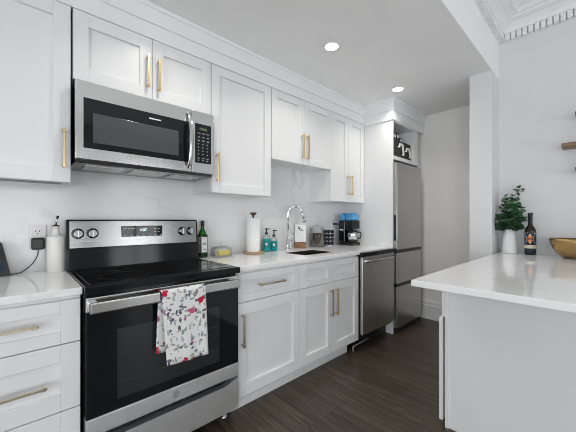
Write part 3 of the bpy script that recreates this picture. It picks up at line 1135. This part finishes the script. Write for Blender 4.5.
# ------------------------------------------------------------------ recessed lamps
for i, (x, lab) in enumerate(((0.66, 'recessed ceiling light over the range side, above the top of the photo'),
                              (1.69, 'larger nearer recessed ceiling light, in the middle of the kitchen ceiling'),
                              (2.71, 'farther recessed ceiling light, near the refrigerator crown'))):
    y = 1.342
    r = thing('recessed_light', lab, 'ceiling light', (x, y, CEIL), 'recessed kitchen lights')
    MB().lathe(x, y, [(0.047, CEIL - 0.0005), (0.062, CEIL - 0.0005), (0.060, CEIL - 0.004), (0.048, CEIL - 0.006)], 36, cap=False).build('trim_ring', M['white_plastic'], r)
    MB().lathe(x, y, [(0.0001, CEIL - 0.003), (0.048, CEIL - 0.003), (0.048, CEIL - 0.001), (0.0001, CEIL - 0.001)], 36, cap=False).build('diffuser', M['lamp'], r)
    l = bpy.data.lights.new('downlight', 'AREA')
    l.shape = 'DISK'
    l.size = 0.09
    l.energy = CAN_POWER
    l.color = (1.0, 0.96, 0.90)
    l.spread = math.radians(130)
    lo = bpy.data.objects.new('downlight', l)
    lo.location = (0, 0, -0.008)
    lo.parent = r
    COL.objects.link(lo)

# ------------------------------------------------------------------ left counter things
r = thing('wall_outlet', 'white wall outlet above the left counter with a black plug in it', 'outlet', (0.088, WALL_Y, 1.10), 'wall outlets')
MB().box(0.050, 0.126, WALL_Y - 0.007, WALL_Y - 0.0005, 1.036, 1.170, 0.003).build('cover_plate', M['white_plastic'], r)
MB().box(0.070, 0.106, WALL_Y - 0.009, WALL_Y - 0.006, 1.112, 1.148, 0.002).build('socket', M['ceramic'], r)
m = MB()
for dx in (-0.008, 0.008):
    m.box(0.088 + dx - 0.0015, 0.088 + dx + 0.0015, WALL_Y - 0.0096, WALL_Y - 0.0088, 1.130, 1.140)
m.lathe(0.088, 1.121, [(0.003, 0), (0.003, 0.0006)], 10, 'y', True, WALL_Y - 0.0088)
m.build('socket_slots', M['black'], r)
r = thing('power_adapter', 'square black plug adapter in the left outlet with its cord down to the tablet', 'charger', (0.088, 2.10, 1.06))
MB().box(0.060, 0.116, 2.062, WALL_Y - 0.0072, 1.036, 1.100, 0.010, 3).build('adapter_body', M['black'], r)
cp_ = [(0.090, 2.085, 1.034), (0.088, 2.085, 1.010), (0.080, 2.085, 0.985), (0.066, 2.082, 0.962), (0.050, 2.078, 0.944), (0.034, 2.074, 0.930), (0.016, 2.066, 0.921), (-0.01, 2.056, 0.9185), (-0.03, 2.050, 0.9195)]
MB().tube(cp_, 0.0026, 8).build('cord', M['black'], r)
# tablet leaning at the left edge
r = thing('tablet', 'black smart display leaning at the left edge of the counter', 'tablet', (-0.10, 2.02, 0.914))
R = Matrix.Rotation(math.radians(-14), 4, 'X')
m = MB().box(-0.20, 0.0, -0.008, 0.008, 0, 0.172, 0.006, 3)
tb = bpy.data.objects.new('x', None)


def placed(mb, name, material, parent, mtx):
    o = mb.build(name, material)
    o.data.transform(mtx)
    o.data.transform(Matrix.Translation(-rootloc(parent)))
    o.parent = parent
    return o


TM = Matrix.Translation((-0.020, 2.026, 0.9145)) @ Matrix.Rotation(math.radians(-10), 4, 'Z') @ R
tm = placed(MB().prism([(-0.21, 0.004), (0.002, 0.004), (-0.040, 0.174), (-0.21, 0.174)], 'y', -0.009, 0.007, 0.003), 'frame', M['black'], r, TM)
placed(MB().prism([(-0.20, 0.026), (-0.018, 0.026), (-0.050, 0.158), (-0.20, 0.158)], 'y', -0.0100, -0.0088), 'screen', M['screen'], tm, TM)
placed(MB().prism([(0.008, 0.0), (0.075, 0.0), (0.012, 0.12)], 'x', -0.15, -0.04, 0.003), 'stand', M['black'], r,
       Matrix.Translation((-0.016, 2.020, 0.9145)) @ Matrix.Rotation(math.radians(-10), 4, 'Z'))
# white oil bottle
r = thing('oil_cruet', 'white ceramic oil bottle with metal pour spout, between outlet and range', 'bottle', (0.155, 2.035, CT1))
c = (0.161, 2.035)
m = MB().lathe(*c, [(0.038, CT1), (0.0410, CT1 + 0.003), (0.0410, CT1 + 0.188), (0.0390, CT1 + 0.193), (0.026, CT1 + 0.199), (0.0185, CT1 + 0.208), (0.0155, CT1 + 0.225), (0.0150, CT1 + 0.248)], 32)
m.build('bottle_body', M['ceramic'], r)
m = MB().lathe(*c, [(0.0165, CT1 + 0.2485), (0.0165, CT1 + 0.254), (0.007, CT1 + 0.256)], 20)
sp = m.build('stopper', M['black'], r)
m = MB().tube([(c[0], c[1], CT1 + 0.256), (c[0] + 0.002, c[1], CT1 + 0.275), (c[0] + 0.006, c[1] - 0.004, CT1 + 0.295)], 0.0045, 10)
m.build('pour_spout', M['chrome'], r)
m = MB().tube([(c[0] + 0.006, c[1] - 0.004, CT1 + 0.292), (c[0] + 0.008, c[1] - 0.006, CT1 + 0.306)], 0.006, 10)
m.build('spout_cap', M['black'], r)

# ------------------------------------------------------------------ long counter things
# green oil bottle, square shoulders
r = thing('oil_bottle', 'tall green olive oil bottle with white label, right behind the cooktop', 'bottle', (1.03, 2.055, CT1))
c = (1.033, 2.055)
a = 0.030
MB().box(c[0] - a, c[0] + a, c[1] - a, c[1] + a, CT1 + 0.0005, CT1 + 0.175, 0.008, 3, smooth=True).build('bottle_body', M['dark_oil'], r)
MB().lathe(*c, [(0.029, CT1 + 0.170), (0.029, CT1 + 0.180), (0.022, CT1 + 0.198), (0.015, CT1 + 0.212), (0.0125, CT1 + 0.230), (0.0125, CT1 + 0.240)], 24).build('bottle_neck', M['green_glass'], r)
MB().lathe(*c, [(0.0145, CT1 + 0.238), (0.0145, CT1 + 0.276), (0.012, CT1 + 0.279)], 20).build('cap', M['black'], r)
m = MB().box(c[0] - 0.022, c[0] + 0.022, c[1] - a - 0.0012, c[1] - a + 0.001, CT1 + 0.040, CT1 + 0.155, 0.0005)
m.box(c[0] - a - 0.0012, c[0] - a + 0.001, c[1] - 0.022, c[1] + 0.022, CT1 + 0.040, CT1 + 0.155, 0.0005)
lb = m.build('label_sheet', M['label_white'], r)
for z in (0.058, 0.064, 0.098, 0.104, 0.110, 0.140):
    MB().box(c[0] - 0.014, c[0] + 0.014, c[1] - a - 0.0018, c[1] - a - 0.001, CT1 + z, CT1 + z + 0.003).build('label_line', M['dark_oil'], lb)
    MB().box(c[0] - a - 0.0018, c[0] - a - 0.001, c[1] - 0.014, c[1] + 0.014, CT1 + z, CT1 + z + 0.003).build('label_line', M['dark_oil'], lb)
# butter dish
r = thing('butter_dish', 'clear glass butter dish with a stick of butter on the counter', 'butter dish', (1.155, 1.99, CT1))
c = (1.155, 1.99)
MB().box(c[0] - 0.085, c[0] + 0.085, c[1] - 0.048, c[1] + 0.048, CT1 + 0.0005, CT1 + 0.010, 0.004, 2).build('dish', M['clear'], r)
m = bmesh.new()
t = bmesh.new()
prof = [(0.076, 0.040, 0.011), (0.073, 0.037, 0.060), (0.060, 0.026, 0.076), (0.030, 0.010, 0.086)]


def shell(t, prof, flip):
    rings = []
    for ax, ay, z in prof:
        rings.append([t.verts.new((c[0] + sx * ax, c[1] + sy * ay, CT1 + z)) for sx, sy in ((-1, -1), (1, -1), (1, 1), (-1, 1))])
    for p_, q_ in zip(rings, rings[1:]):
        for k in range(4):
            t.faces.new((p_[k], p_[(k + 1) % 4], q_[(k + 1) % 4], q_[k]))
    t.faces.new(rings[-1])
    return rings


ro = shell(t, prof, False)
ri = shell(t, [(a_ - 0.0025, b_ - 0.0025, z_ - (0.0025 if i else 0)) for i, (a_, b_, z_) in enumerate(prof)], True)
for k in range(4):
    t.faces.new((ro[0][k], ro[0][(k + 1) % 4], ri[0][(k + 1) % 4], ri[0][k]))
bmesh.ops.recalc_face_normals(t, faces=t.faces)
mb = MB()
mb._merge(t)
m.free()
lid = mb.build('dish_lid', M['clear'], r)
MB().lathe(c[0], c[1], [(0.006, CT1 + 0.0865), (0.006, CT1 + 0.094), (0.013, CT1 + 0.100), (0.013, CT1 + 0.106), (0.006, CT1 + 0.109)], 20).build('lid_knob', M['clear'], lid)
o = MB().box(c[0] - 0.030, c[0] + 0.062, c[1] - 0.022, c[1] + 0.022, CT1 + 0.0108, CT1 + 0.050, 0.004, 2).build('butter_stick', M['butter'])
tag(o, 'pale yellow stick of butter inside the glass butter dish', 'butter')
# paper towel holder
c = (1.470, 2.005)
r = thing('paper_towel_holder', 'round wooden paper towel holder with dark wooden knob, near the soap bottles', 'paper towel holder', (*c, CT1))
MB().lathe(*c, [(0.088, CT1 + 0.0005), (0.092, CT1 + 0.004), (0.092, CT1 + 0.012), (0.088, CT1 + 0.015)], 40).build('base', M['bamboo'], r)
MB().lathe(*c, [(0.008, CT1 + 0.015), (0.008, CT1 + 0.320)], 16).build('post', M['walnut'], r)
MB().lathe(*c, [(0.009, CT1 + 0.318), (0.012, CT1 + 0.323), (0.026, CT1 + 0.333), (0.028, CT1 + 0.341), (0.024, CT1 + 0.347)], 28).build('knob', M['walnut'], r)
o = MB().lathe(*c, [(0.0200, CT1 + 0.0165), (0.0565, CT1 + 0.0165), (0.0575, CT1 + 0.020), (0.0575, CT1 + 0.293), (0.0565, CT1 + 0.297), (0.0200, CT1 + 0.297), (0.0200, CT1 + 0.0165)], 40, cap=False).build('paper_towel_roll', M['paper'])
tag(o, 'white roll of paper towels on the wooden holder', 'paper towel roll')


# soap bottles
def soap(cx, cy, w_, hb, hp, label):
    r = thing('soap_bottle', label, 'soap bottle', (cx, cy, CT1), 'teal soap bottles')
    h = w_ / 2
    MB().lathe(cx, cy, [(h * 0.95, CT1 + 0.0005), (h, CT1 + 0.004), (h, CT1 + hb - 0.022), (h * 0.85, CT1 + hb - 0.010), (0.013, CT1 + hb - 0.002), (0.013, CT1 + hb + 0.004)], 28).build('bottle_body', M['clear_plastic'], r)
    MB().lathe(cx, cy, [(h * 0.97, CT1 + 0.003), (h + 0.0006, CT1 + 0.006), (h + 0.0006, CT1 + hb - 0.040), (h * 0.9, CT1 + hb - 0.038)], 28).build('liquid', M['teal'], r)
    m = MB()
    for k in range(7):
        a0 = math.radians(200 + k * 12)
        a1 = math.radians(200 + (k + 1) * 12)
        poly = []
        t = bmesh.new()
        vs = []
        for aa, z in ((a0, 0.030), (a1, 0.030), (a1, hb - 0.05), (a0, hb - 0.05)):
            vs.append(t.verts.new((cx + (h + 0.0014) * math.cos(aa), cy + (h + 0.0014) * math.sin(aa), CT1 + z)))
        t.faces.new(vs)
        m._merge(t)
    lb = m.build('label_sheet', M['teal_dark'], r)
    d = Vector((-cx, -cy, 0)).normalized()
    rot = Matrix((( -d.y, 0, d.x, 0), (d.x, 0, d.y, 0), (0, 1, 0, 0), (0, 0, 0, 1)))
    t = bmesh.new()
    bmesh.ops.create_cone(t, cap_ends=True, segments=20, radius1=0.011, radius2=0.011, depth=0.002)
    bmesh.ops.transform(t, matrix=Matrix.Translation(Vector((cx, cy, CT1 + hb * 0.45)) + d * (h + 0.0016)) @ rot, verts=t.verts)
    mk = MB()
    mk._merge(t)
    mk.build('label_seal', M['white_mark'], lb)
    m = MB().lathe(cx, cy, [(0.0145, CT1 + hb + 0.002), (0.0145, CT1 + hb + 0.018), (0.006, CT1 + hb + 0.021), (0.005, CT1 + hp - 0.012), (0.012, CT1 + hp - 0.011), (0.012, CT1 + hp - 0.001), (0.006, CT1 + hp)], 20)
    m.box(cx + 0.0, cx + 0.034, cy - 0.005, cy + 0.005, CT1 + hp - 0.010, CT1 + hp - 0.002, 0.002, 1)
    m.build('pump', M['black'], r)


soap(1.650, 2.052, 0.072, 0.152, 0.208, 'taller teal soap pump bottle beside the paper towels')
soap(1.745, 2.060, 0.064, 0.128, 0.192, 'shorter teal soap pump bottle beside the faucet')

# faucet
c = (1.893, 2.030)
r = thing('faucet', 'tall chrome gooseneck kitchen faucet behind the sink', 'faucet', (*c, CT1))
MB().lathe(*c, [(0.027, CT1 + 0.0005), (0.027, CT1 + 0.006), (0.021, CT1 + 0.010), (0.020, CT1 + 0.10), (0.014, CT1 + 0.108), (0.0135, CT1 + 0.12)], 28).build('faucet_body', M['chrome'], r)
R_ = 0.070
pts = [(c[0], c[1], CT1 + 0.11), (c[0], c[1], CT1 + 0.343)]
dx, dy = 0.90, -0.44      # the spout swings towards the jar side of the basin
for i in range(1, 17):
    a = PI * i / 16 * 0.92
    s = R_ * (1 - math.cos(a))
    pts.append((c[0] + dx * s, c[1] + dy * s, CT1 + 0.343 + R_ * math.sin(a)))
MB().tube(pts, 0.0125, 14).build('spout', M['chrome'], r)
e = Vector(pts[-1])
pe = Vector(pts[-2])
dd = (e - pe).normalized()
MB().tube([e, e + dd * 0.02, e + dd * 0.09], 0.0155, 14, radii=[0.013, 0.0155, 0.017]).build('spray_head', M['chrome'], r)
MB().tube([e + dd * 0.0905, e + dd * 0.098], 0.0165, 14).build('spray_nozzle', M['black'], r)
m = MB().tube([(c[0] + 0.015, c[1], CT1 + 0.075), (c[0] + 0.048, c[1] - 0.004, CT1 + 0.080)], 0.012, 12)
m.tube([(c[0] + 0.046, c[1] - 0.004, CT1 + 0.080), (c[0] + 0.064, c[1] - 0.004, CT1 + 0.170)], 0.0065, 10, radii=[0.009, 0.005])
m.build('lever_handle', M['chrome'], r)

# white canister with script on wooden base
c = (2.098, 2.065)
r = thing('canister', 'square white canister with black script on a brown wooden base, right of the faucet', 'canister', (*c, CT1))
rz = Matrix.Rotation(math.radians(-44), 4, 'Z')
a = 0.058
MB().box(c[0] - a, c[0] + a, c[1] - 0.022, c[1] + 0.022, CT1 + 0.0005, CT1 + 0.062, 0.003, 2, rot=rz).build('wooden_base', M['oak'], r)
bd = MB().box(c[0] - a + 0.002, c[0] + a - 0.002, c[1] - 0.020, c[1] + 0.020, CT1 + 0.0625, CT1 + 0.238, 0.006, 3, rot=rz).build('canister_body', M['vase'], r)


def script(dxs):
    out = []
    for u, z in dxs:
        p = rz @ Vector((u, -0.0208, 0))
        out.append((c[0] + p.x, c[1] + p.y, CT1 + z))
    return out


m = MB()
m.tube(script([(-0.018, 0.222), (-0.022, 0.210), (-0.018, 0.196), (-0.010, 0.190), (-0.004, 0.198), (-0.008, 0.210), (-0.014, 0.204), (-0.004, 0.184), (0.006, 0.176), (0.014, 0.182), (0.018, 0.176), (0.030, 0.178)]), 0.0028, 6)
m.tube(script([(0.000, 0.205), (0.010, 0.196), (0.014, 0.188)]), 0.0022, 6)
m.build('script_lettering', M['black_print'], bd)

# glass jar of coffee
c = (2.318, 2.035)
r = thing('coffee_jar', 'round glass jar of dark coffee beans with knobbed glass lid', 'jar', (*c, CT1))
z = CT1
MB().lathe(*c, [(0.068, z + 0.0005), (0.074, z + 0.006), (0.074, z + 0.185), (0.066, z + 0.196), (0.063, z + 0.196), (0.070, z + 0.184), (0.070, z + 0.010), (0.0, z + 0.010)], 36, cap=False).build('jar_body', M['clear'], r)
MB().lathe(*c, [(0.0675, z + 0.012), (0.0685, z + 0.016), (0.0685, z + 0.140), (0.060, z + 0.146)], 36).build('coffee_beans', M['bean'], r, kind='stuff')
ld = MB().lathe(*c, [(0.070, z + 0.1965), (0.071, z + 0.206), (0.050, z + 0.216), (0.018, z + 0.224), (0.008, z + 0.232), (0.014, z + 0.246), (0.008, z + 0.256)], 36).build('jar_lid', M['clear'], r)
MB().lathe(*c, [(0.0715, z + 0.203), (0.0725, z + 0.2045), (0.0715, z + 0.206)], 36, cap=False).build('lid_rim', M['chrome'], ld)
# carousel of pods
c = (2.522, 2.045)
r = thing('pod_rack', 'small rack of dark coffee pods between the jar and the coffee maker', 'pod rack', (*c, CT1))
vd = Vector((c[0], c[1], 0)).normalized()
sd = Vector((vd.y, -vd.x, 0))
MB().lathe(*c, [(0.055, z + 0.0005), (0.055, z + 0.008), (0.05, z + 0.010)], 28).build('rack_base', M['chrome'], r)
m = MB()
for s in (-0.058, 0.058):
    p = Vector((c[0], c[1], 0)) + sd * s
    m.tube([(p.x, p.y, z + 0.006), (p.x, p.y, z + 0.190)], 0.0025, 8)
for k in range(4):
    zz = z + 0.026 + 0.042 * k
    p = Vector((c[0], c[1], 0)) - sd * 0.058
    q = Vector((c[0], c[1], 0)) + sd * 0.058
    m.tube([(p.x, p.y, zz - 0.001), (q.x, q.y, zz - 0.001)], 0.002, 8)
m.tube([tuple(Vector((c[0], c[1], z + 0.007)) - sd * 0.058), tuple(Vector((c[0], c[1], z + 0.007)) + sd * 0.058)], 0.003, 8)
m.build('wire_frame', M['chrome'], r)
rows = ('bottom', 'second', 'third', 'top')
colsn = ('left', 'middle', 'right')
for k in range(4):
    for j in range(3):
        p = Vector((c[0], c[1], z + 0.045 + 0.042 * k - 0.0145)) + sd * (-0.038 + 0.038 * j) - vd * 0.022
        t = bmesh.new()
        prof = [(0.0, -0.020), (0.014, -0.020), (0.0188, 0.0), (0.0205, 0.001), (0.0175, 0.006), (0.010, 0.0095), (0.0, 0.0105)]
        rings = []
        for rr, hh in prof:
            rings.append([t.verts.new(p + sd * rr * math.cos(2 * PI * i / 18) + Vector((0, 0, 1)) * rr * math.sin(2 * PI * i / 18) - vd * hh) for i in range(18)])
        for a_, b_ in zip(rings, rings[1:]):
            for i in range(18):
                t.faces.new((a_[i], a_[(i + 1) % 18], b_[(i + 1) % 18], b_[i]))
        bmesh.ops.remove_doubles(t, verts=t.verts, dist=1e-6)
        bmesh.ops.recalc_face_normals(t, faces=t.faces)
        mb = MB()
        mb._merge(t)
        o = mb.build('coffee_pod', M['pod'])
        tag(o, 'dark coffee pod in the %s row, %s column of the rack' % (rows[k], colsn[j]), 'coffee pod', 'pods in the wire rack')

# outlet behind the coffee maker
r = thing('wall_outlet', 'white wall outlet beside the coffee maker with black plug', 'outlet', (2.70, WALL_Y, 1.115), 'wall outlets')
MB().box(2.655, 2.733, WALL_Y - 0.007, WALL_Y - 0.0005, 1.055, 1.175, 0.003).build('cover_plate', M['white_plastic'], r)
MB().box(2.674, 2.710, WALL_Y - 0.009, WALL_Y - 0.006, 1.075, 1.105, 0.002).build('socket', M['ceramic'], r)
r = thing('power_plug', 'black plug in the outlet beside the coffee maker', 'plug', (2.70, 2.09, 1.155))
MB().box(2.676, 2.712, 2.066, WALL_Y - 0.0072, 1.141, 1.163, 0.004, 2).build('plug_body', M['black'], r)
MB().tube([(2.694, 2.068, 1.152), (2.705, 2.058, 1.150), (2.716, 2.052, 1.135), (2.722, 2.05, 1.10)], 0.0035, 8).build('cord', M['black'], r)

# coffee maker, facing the aisle
r = thing('coffee_maker', 'black drip coffee maker with steel carafe in the counter corner', 'coffee maker', (2.765, 1.97, CT1))
z = CT1
X0, X1, Y0, Y1 = 2.700, 2.850, 1.855, 2.045
MB().box(X0, X1, Y0, Y1, z + 0.0005, z + 0.032, 0.008, 2).build('base', M['black'], r)
MB().box(X0, X1, 1.965, Y1, z + 0.033, z + 0.275, 0.008, 2).build('water_tower', M['enamel'], r)
MB().box(X0, X1, Y0 + 0.005, 1.964, z + 0.185, z + 0.275, 0.010, 2).build('brew_head', M['enamel'], r)
MB().box(X0 - 0.001, X0 + 0.002, 1.978, 2.030, z + 0.165, z + 0.180, 0.001).build('side_badge', M['white_mark'], r)
MB().box(X0 - 0.0012, X0 + 0.002, 1.962, 1.968, z + 0.04, z + 0.27).build('seam_strip', M['grey'], r)
cc = ((X0 + X1) / 2, 1.910)
MB().lathe(*cc, [(0.055, z + 0.0330), (0.058, z + 0.040), (0.058, z + 0.060), (0.0585, z + 0.062)], 30).build('warming_collar', M['black'], r)
rc = thing('carafe', 'shiny steel carafe with black handle in the coffee maker', 'carafe', (*cc, z + 0.0625))
MB().lathe(*cc, [(0.050, z + 0.0625), (0.060, z + 0.068), (0.060, z + 0.132), (0.052, z + 0.146)], 30).build('carafe_body', M['chrome'], rc)
MB().lathe(*cc, [(0.052, z + 0.1465), (0.052, z + 0.160), (0.030, z + 0.172)], 30).build('carafe_lid', M['black'], rc)
MB().tube([(cc[0] + 0.02, cc[1] - 0.050, z + 0.150), (cc[0] + 0.03, cc[1] - 0.088, z + 0.146), (cc[0] + 0.032, cc[1] - 0.094, z + 0.120), (cc[0] + 0.028, cc[1] - 0.085, z + 0.080), (cc[0] + 0.02, cc[1] - 0.056, z + 0.078)], 0.0075, 10).build('carafe_handle', M['black'], rc)
for (a0, a1, lab) in ((1.965, 2.042, 'blue patterned packet on top of the coffee maker, nearer the wall'), (1.866, 1.955, 'blue patterned packet on top of the coffee maker, nearer the aisle')):
    r = thing('coffee_packet', lab, 'packet', ((X0 + X1) / 2, (a0 + a1) / 2, z + 0.276), 'blue packets on the coffee maker')
    MB().box(X0 + 0.010, X1 - 0.012, a0, a1, z + 0.2765, z + 0.350, 0.014, 3, smooth=True).build('packet_body', M['blue_pack'], r)
    MB().box(X0 + 0.014, X1 - 0.016, (a0 + a1) / 2 - 0.003, (a0 + a1) / 2 + 0.003, z + 0.345, z + 0.362, 0.002).build('packet_seal', M['blue_pack'], r)

# ------------------------------------------------------------------ peninsula things
# vase with eucalyptus
c = (3.085, 0.533)
r = thing('vase', 'tapered white ceramic vase on the peninsula by the wall', 'vase', (*c, CT1))
MB().lathe(*c, [(0.052, z + 0.0005), (0.0555, z + 0.004), (0.0555, z + 0.010), (0.036, z + 0.203), (0.0335, z + 0.205), (0.0325, z + 0.203), (0.050, z + 0.012), (0.0, z + 0.010)], 40, cap=False).build('vase_body', M['vase'], r)
r = thing('eucalyptus_bunch', 'bunch of dark green eucalyptus stems in the white vase', 'plant', (*c, z + 0.05))
view = Vector((c[0], c[1], 0)).normalized()
side = Vector((view.y, -view.x, 0))     # to the right in the photo
stems = []
targets = [(0.075, 0.03, 0.570), (0.020, -0.02, 0.500), (-0.050, 0.02, 0.420), (-0.085, -0.01, 0.335), (0.085, -0.015, 0.395), (0.02, -0.05, 0.390), (-0.02, 0.03, 0.50),
           (0.045, -0.03, 0.46), (-0.06, -0.03, 0.30), (0.06, 0.01, 0.30), (0.0, -0.06, 0.30), (-0.095, -0.01, 0.255), (0.105, -0.01, 0.30), (0.04, -0.055, 0.26), (-0.035, -0.05, 0.265)]
m = MB()
for (s, d_, h) in targets:
    pts = []
    for i in range(8):
        u = i / 7
        q = Vector((c[0], c[1], z)) + side * (s * u ** 1.5) + view * (d_ * u ** 1.5)
        q.z = z + 0.06 + (h - 0.06) * u
        pts.append(q)
    stems.append(pts)
    m.tube(pts, 0.002, 6, radii=[0.0024 - 0.0012 * i / 7 for i in range(8)])
m.build('stems', M['stem'], r)


def leaf(t, p, d, up, L, W):
    d = d.normalized()
    n = (up - d * up.dot(d)).normalized()
    b = d.cross(n)
    rows_ = [(0, 0.0, 0), (0.25, 0.42, 0.06), (0.5, 0.5, 0.09), (0.78, 0.36, 0.06), (1.0, 0.0, -0.02)]
    vv = []
    for u, w_, k in rows_:
        cpt = p + d * (u * L) + n * (k * L)
        if w_ == 0:
            vv.append([t.verts.new(cpt)])
        else:
            vv.append([t.verts.new(cpt - b * w_ * W + n * 0.08 * L), t.verts.new(cpt), t.verts.new(cpt + b * w_ * W + n * 0.08 * L)])
    for a_, b_ in zip(vv, vv[1:]):
        if len(a_) == 1:
            t.faces.new((a_[0], b_[0], b_[1]))
            t.faces.new((a_[0], b_[1], b_[2]))
        elif len(b_) == 1:
            t.faces.new((a_[0], b_[0], a_[1]))
            t.faces.new((a_[1], b_[0], a_[2]))
        else:
            t.faces.new((a_[0], b_[0], b_[1], a_[1]))
            t.faces.new((a_[1], b_[1], b_[2], a_[2]))


tA, tB = bmesh.new(), bmesh.new()
for si, pts in enumerate(stems):
    for i in range(2, 8):
        for rep in range(3):
            ff = rep * 0.33
            q = pts[i - 1].lerp(pts[i], ff + random.random() * 0.3)
            if q.z < z + 0.195:
                continue
            a0 = random.random() * PI
            for sgn in (1, -1):
                dirv = Vector((math.cos(a0) * sgn, math.sin(a0) * sgn, 0.25 + random.uniform(-0.45, 0.5)))
                L = random.uniform(0.046, 0.068) * (1.0 if i < 6 else 0.8)
                leaf(tA if random.random() < 0.72 else tB, q, dirv, Vector((random.uniform(-0.5, 0.5), random.uniform(-0.5, 0.5), 0.75)) - view * random.uniform(0.1, 0.9), L, L * 0.82)
for t, nm, mm in ((tA, 'foliage', M['leaf']), (tB, 'pale_foliage', M['leaf_b'])):
    mb = MB()
    mb._merge(t, True)
    o = mb.build(nm, mm, r)
    o['kind'] = 'stuff'

# wine bottle
c = (3.085, 0.393)
r = thing('wine_bottle', 'dark wine bottle with a colourful star label beside the vase', 'bottle', (*c, CT1))
MB().lathe(*c, [(0.034, z + 0.0005), (0.0375, z + 0.004), (0.0375, z + 0.190), (0.035, z + 0.205), (0.026, z + 0.224), (0.0165, z + 0.240), (0.0140, z + 0.258), (0.0135, z + 0.30)], 36).build('bottle_body', M['amber'], r)
MB().lathe(*c, [(0.0145, z + 0.255), (0.0150, z + 0.260), (0.0145, z + 0.318), (0.0175, z + 0.322), (0.0175, z + 0.338), (0.0150, z + 0.342)], 24).build('foil_cap', M['black'], r)
lr = 0.0381
MB().lathe(*c, [(lr - 0.0006, z + 0.076), (lr, z + 0.077), (lr, z + 0.182), (lr - 0.0006, z + 0.183)], 36, cap=False).build('label_sheet', M['label_navy'], r)
MB().lathe(*c, [(lr, z + 0.052), (lr + 0.0003, z + 0.053), (lr + 0.0003, z + 0.078), (lr, z + 0.079)], 36, cap=False).build('cream_band', M['label_cream'], r)
MB().lathe(*c, [(lr - 0.0006, z + 0.008), (lr, z + 0.009), (lr, z + 0.050), (lr - 0.0006, z + 0.051)], 36, cap=False).build('navy_band', M['label_navy'], r)
va = math.atan2(-c[1], -c[0])


def on_label(polys, rad):
    t = bmesh.new()
    for poly in polys:
        vs = []
        for u, zz in poly:
            aa = va + u / lr
            vs.append(t.verts.new((c[0] + rad * math.cos(aa), c[1] + rad * math.sin(aa), z + zz)))
        t.faces.new(vs)
    mb = MB()
    mb._merge(t)
    return mb


def star(u0, z0, r0, r1, n, ph=0.0):
    out = []
    for i in range(n):
        a_ = 2 * PI * i / n + ph
        b1, b2 = a_ - PI / n, a_ + PI / n
        out.append([(u0 + r0 * 0.2 * math.cos(a_), z0 + r0 * 0.2 * math.sin(a_)), (u0 + r0 * math.cos(b1), z0 + r0 * math.sin(b1)),
                    (u0 + r1 * math.cos(a_), z0 + r1 * math.sin(a_)), (u0 + r0 * math.cos(b2), z0 + r0 * math.sin(b2))])
    return out


def disc(u0, z0, r0, n=18):
    return [[(u0 + r0 * math.cos(2 * PI * i / n), z0 + r0 * math.sin(2 * PI * i / n)) for i in range(n)]]


on_label(star(-0.002, 0.130, 0.026, 0.043, 8), lr + 0.0006).build('label_star', M['label_sand'], r)
on_label(star(-0.002, 0.130, 0.019, 0.030, 8, 0.39), lr + 0.0009).build('star_center', M['label_orange'], r)
on_label([[(-0.036, 0.168), (-0.018, 0.168), (-0.018, 0.180), (-0.036, 0.180)], [(0.026, 0.168), (0.038, 0.168), (0.038, 0.180), (0.026, 0.180)]], lr + 0.0006).build('label_corner', M['label_sand'], r)
on_label(disc(-0.034, 0.150, 0.010) + disc(-0.030, 0.104, 0.008) + disc(0.034, 0.100, 0.008), lr + 0.0006).build('label_dots', M['label_blue'], r)

# gold bowl
c = (3.000, 0.118)
o = MB().lathe(*c, [(0.0, z + 0.0005), (0.060, z + 0.0005), (0.078, z + 0.006), (0.112, z + 0.036), (0.136, z + 0.074), (0.151, z + 0.118), (0.1545, z + 0.1435), (0.152, z + 0.1445),
                    (0.1485, z + 0.118), (0.1335, z + 0.076), (0.110, z + 0.039), (0.076, z + 0.010), (0.0, z + 0.006)], 64, cap=False).build('bowl', M['gold'])
tag(o, 'wide hammered gold bowl on the peninsula at the right edge', 'bowl')

# ------------------------------------------------------------------ shelves on the right wall
for (y1, z0, lab) in ((0.205, 1.757, 'middle brown wooden wall shelf, reaching farthest left, at the right edge'),
                      (0.130, 1.982, 'top brown wooden wall shelf at the right edge, highest of three'),
                      (0.130, 1.566, 'bottom brown wooden wall shelf at the right edge, lowest of three')):
    r = thing('wall_shelf', lab, 'shelf', (WALL_X, -0.3, z0), 'wooden wall shelves')
    MB().box(3.045, WALL_X - 0.001, -0.95, y1, z0, z0 + 0.025, 0.004, 2).build('board', M['shelf'], r)
    for yb in (y1 - 0.30, -0.80):
        m = MB().box(3.06, WALL_X - 0.001, yb - 0.012, yb + 0.012, z0 - 0.006, z0 - 0.0002)
        m.box(WALL_X - 0.007, WALL_X - 0.001, yb - 0.012, yb + 0.012, z0 - 0.07, z0 - 0.006)
        m.build('bracket', M['dark_grey'], r)
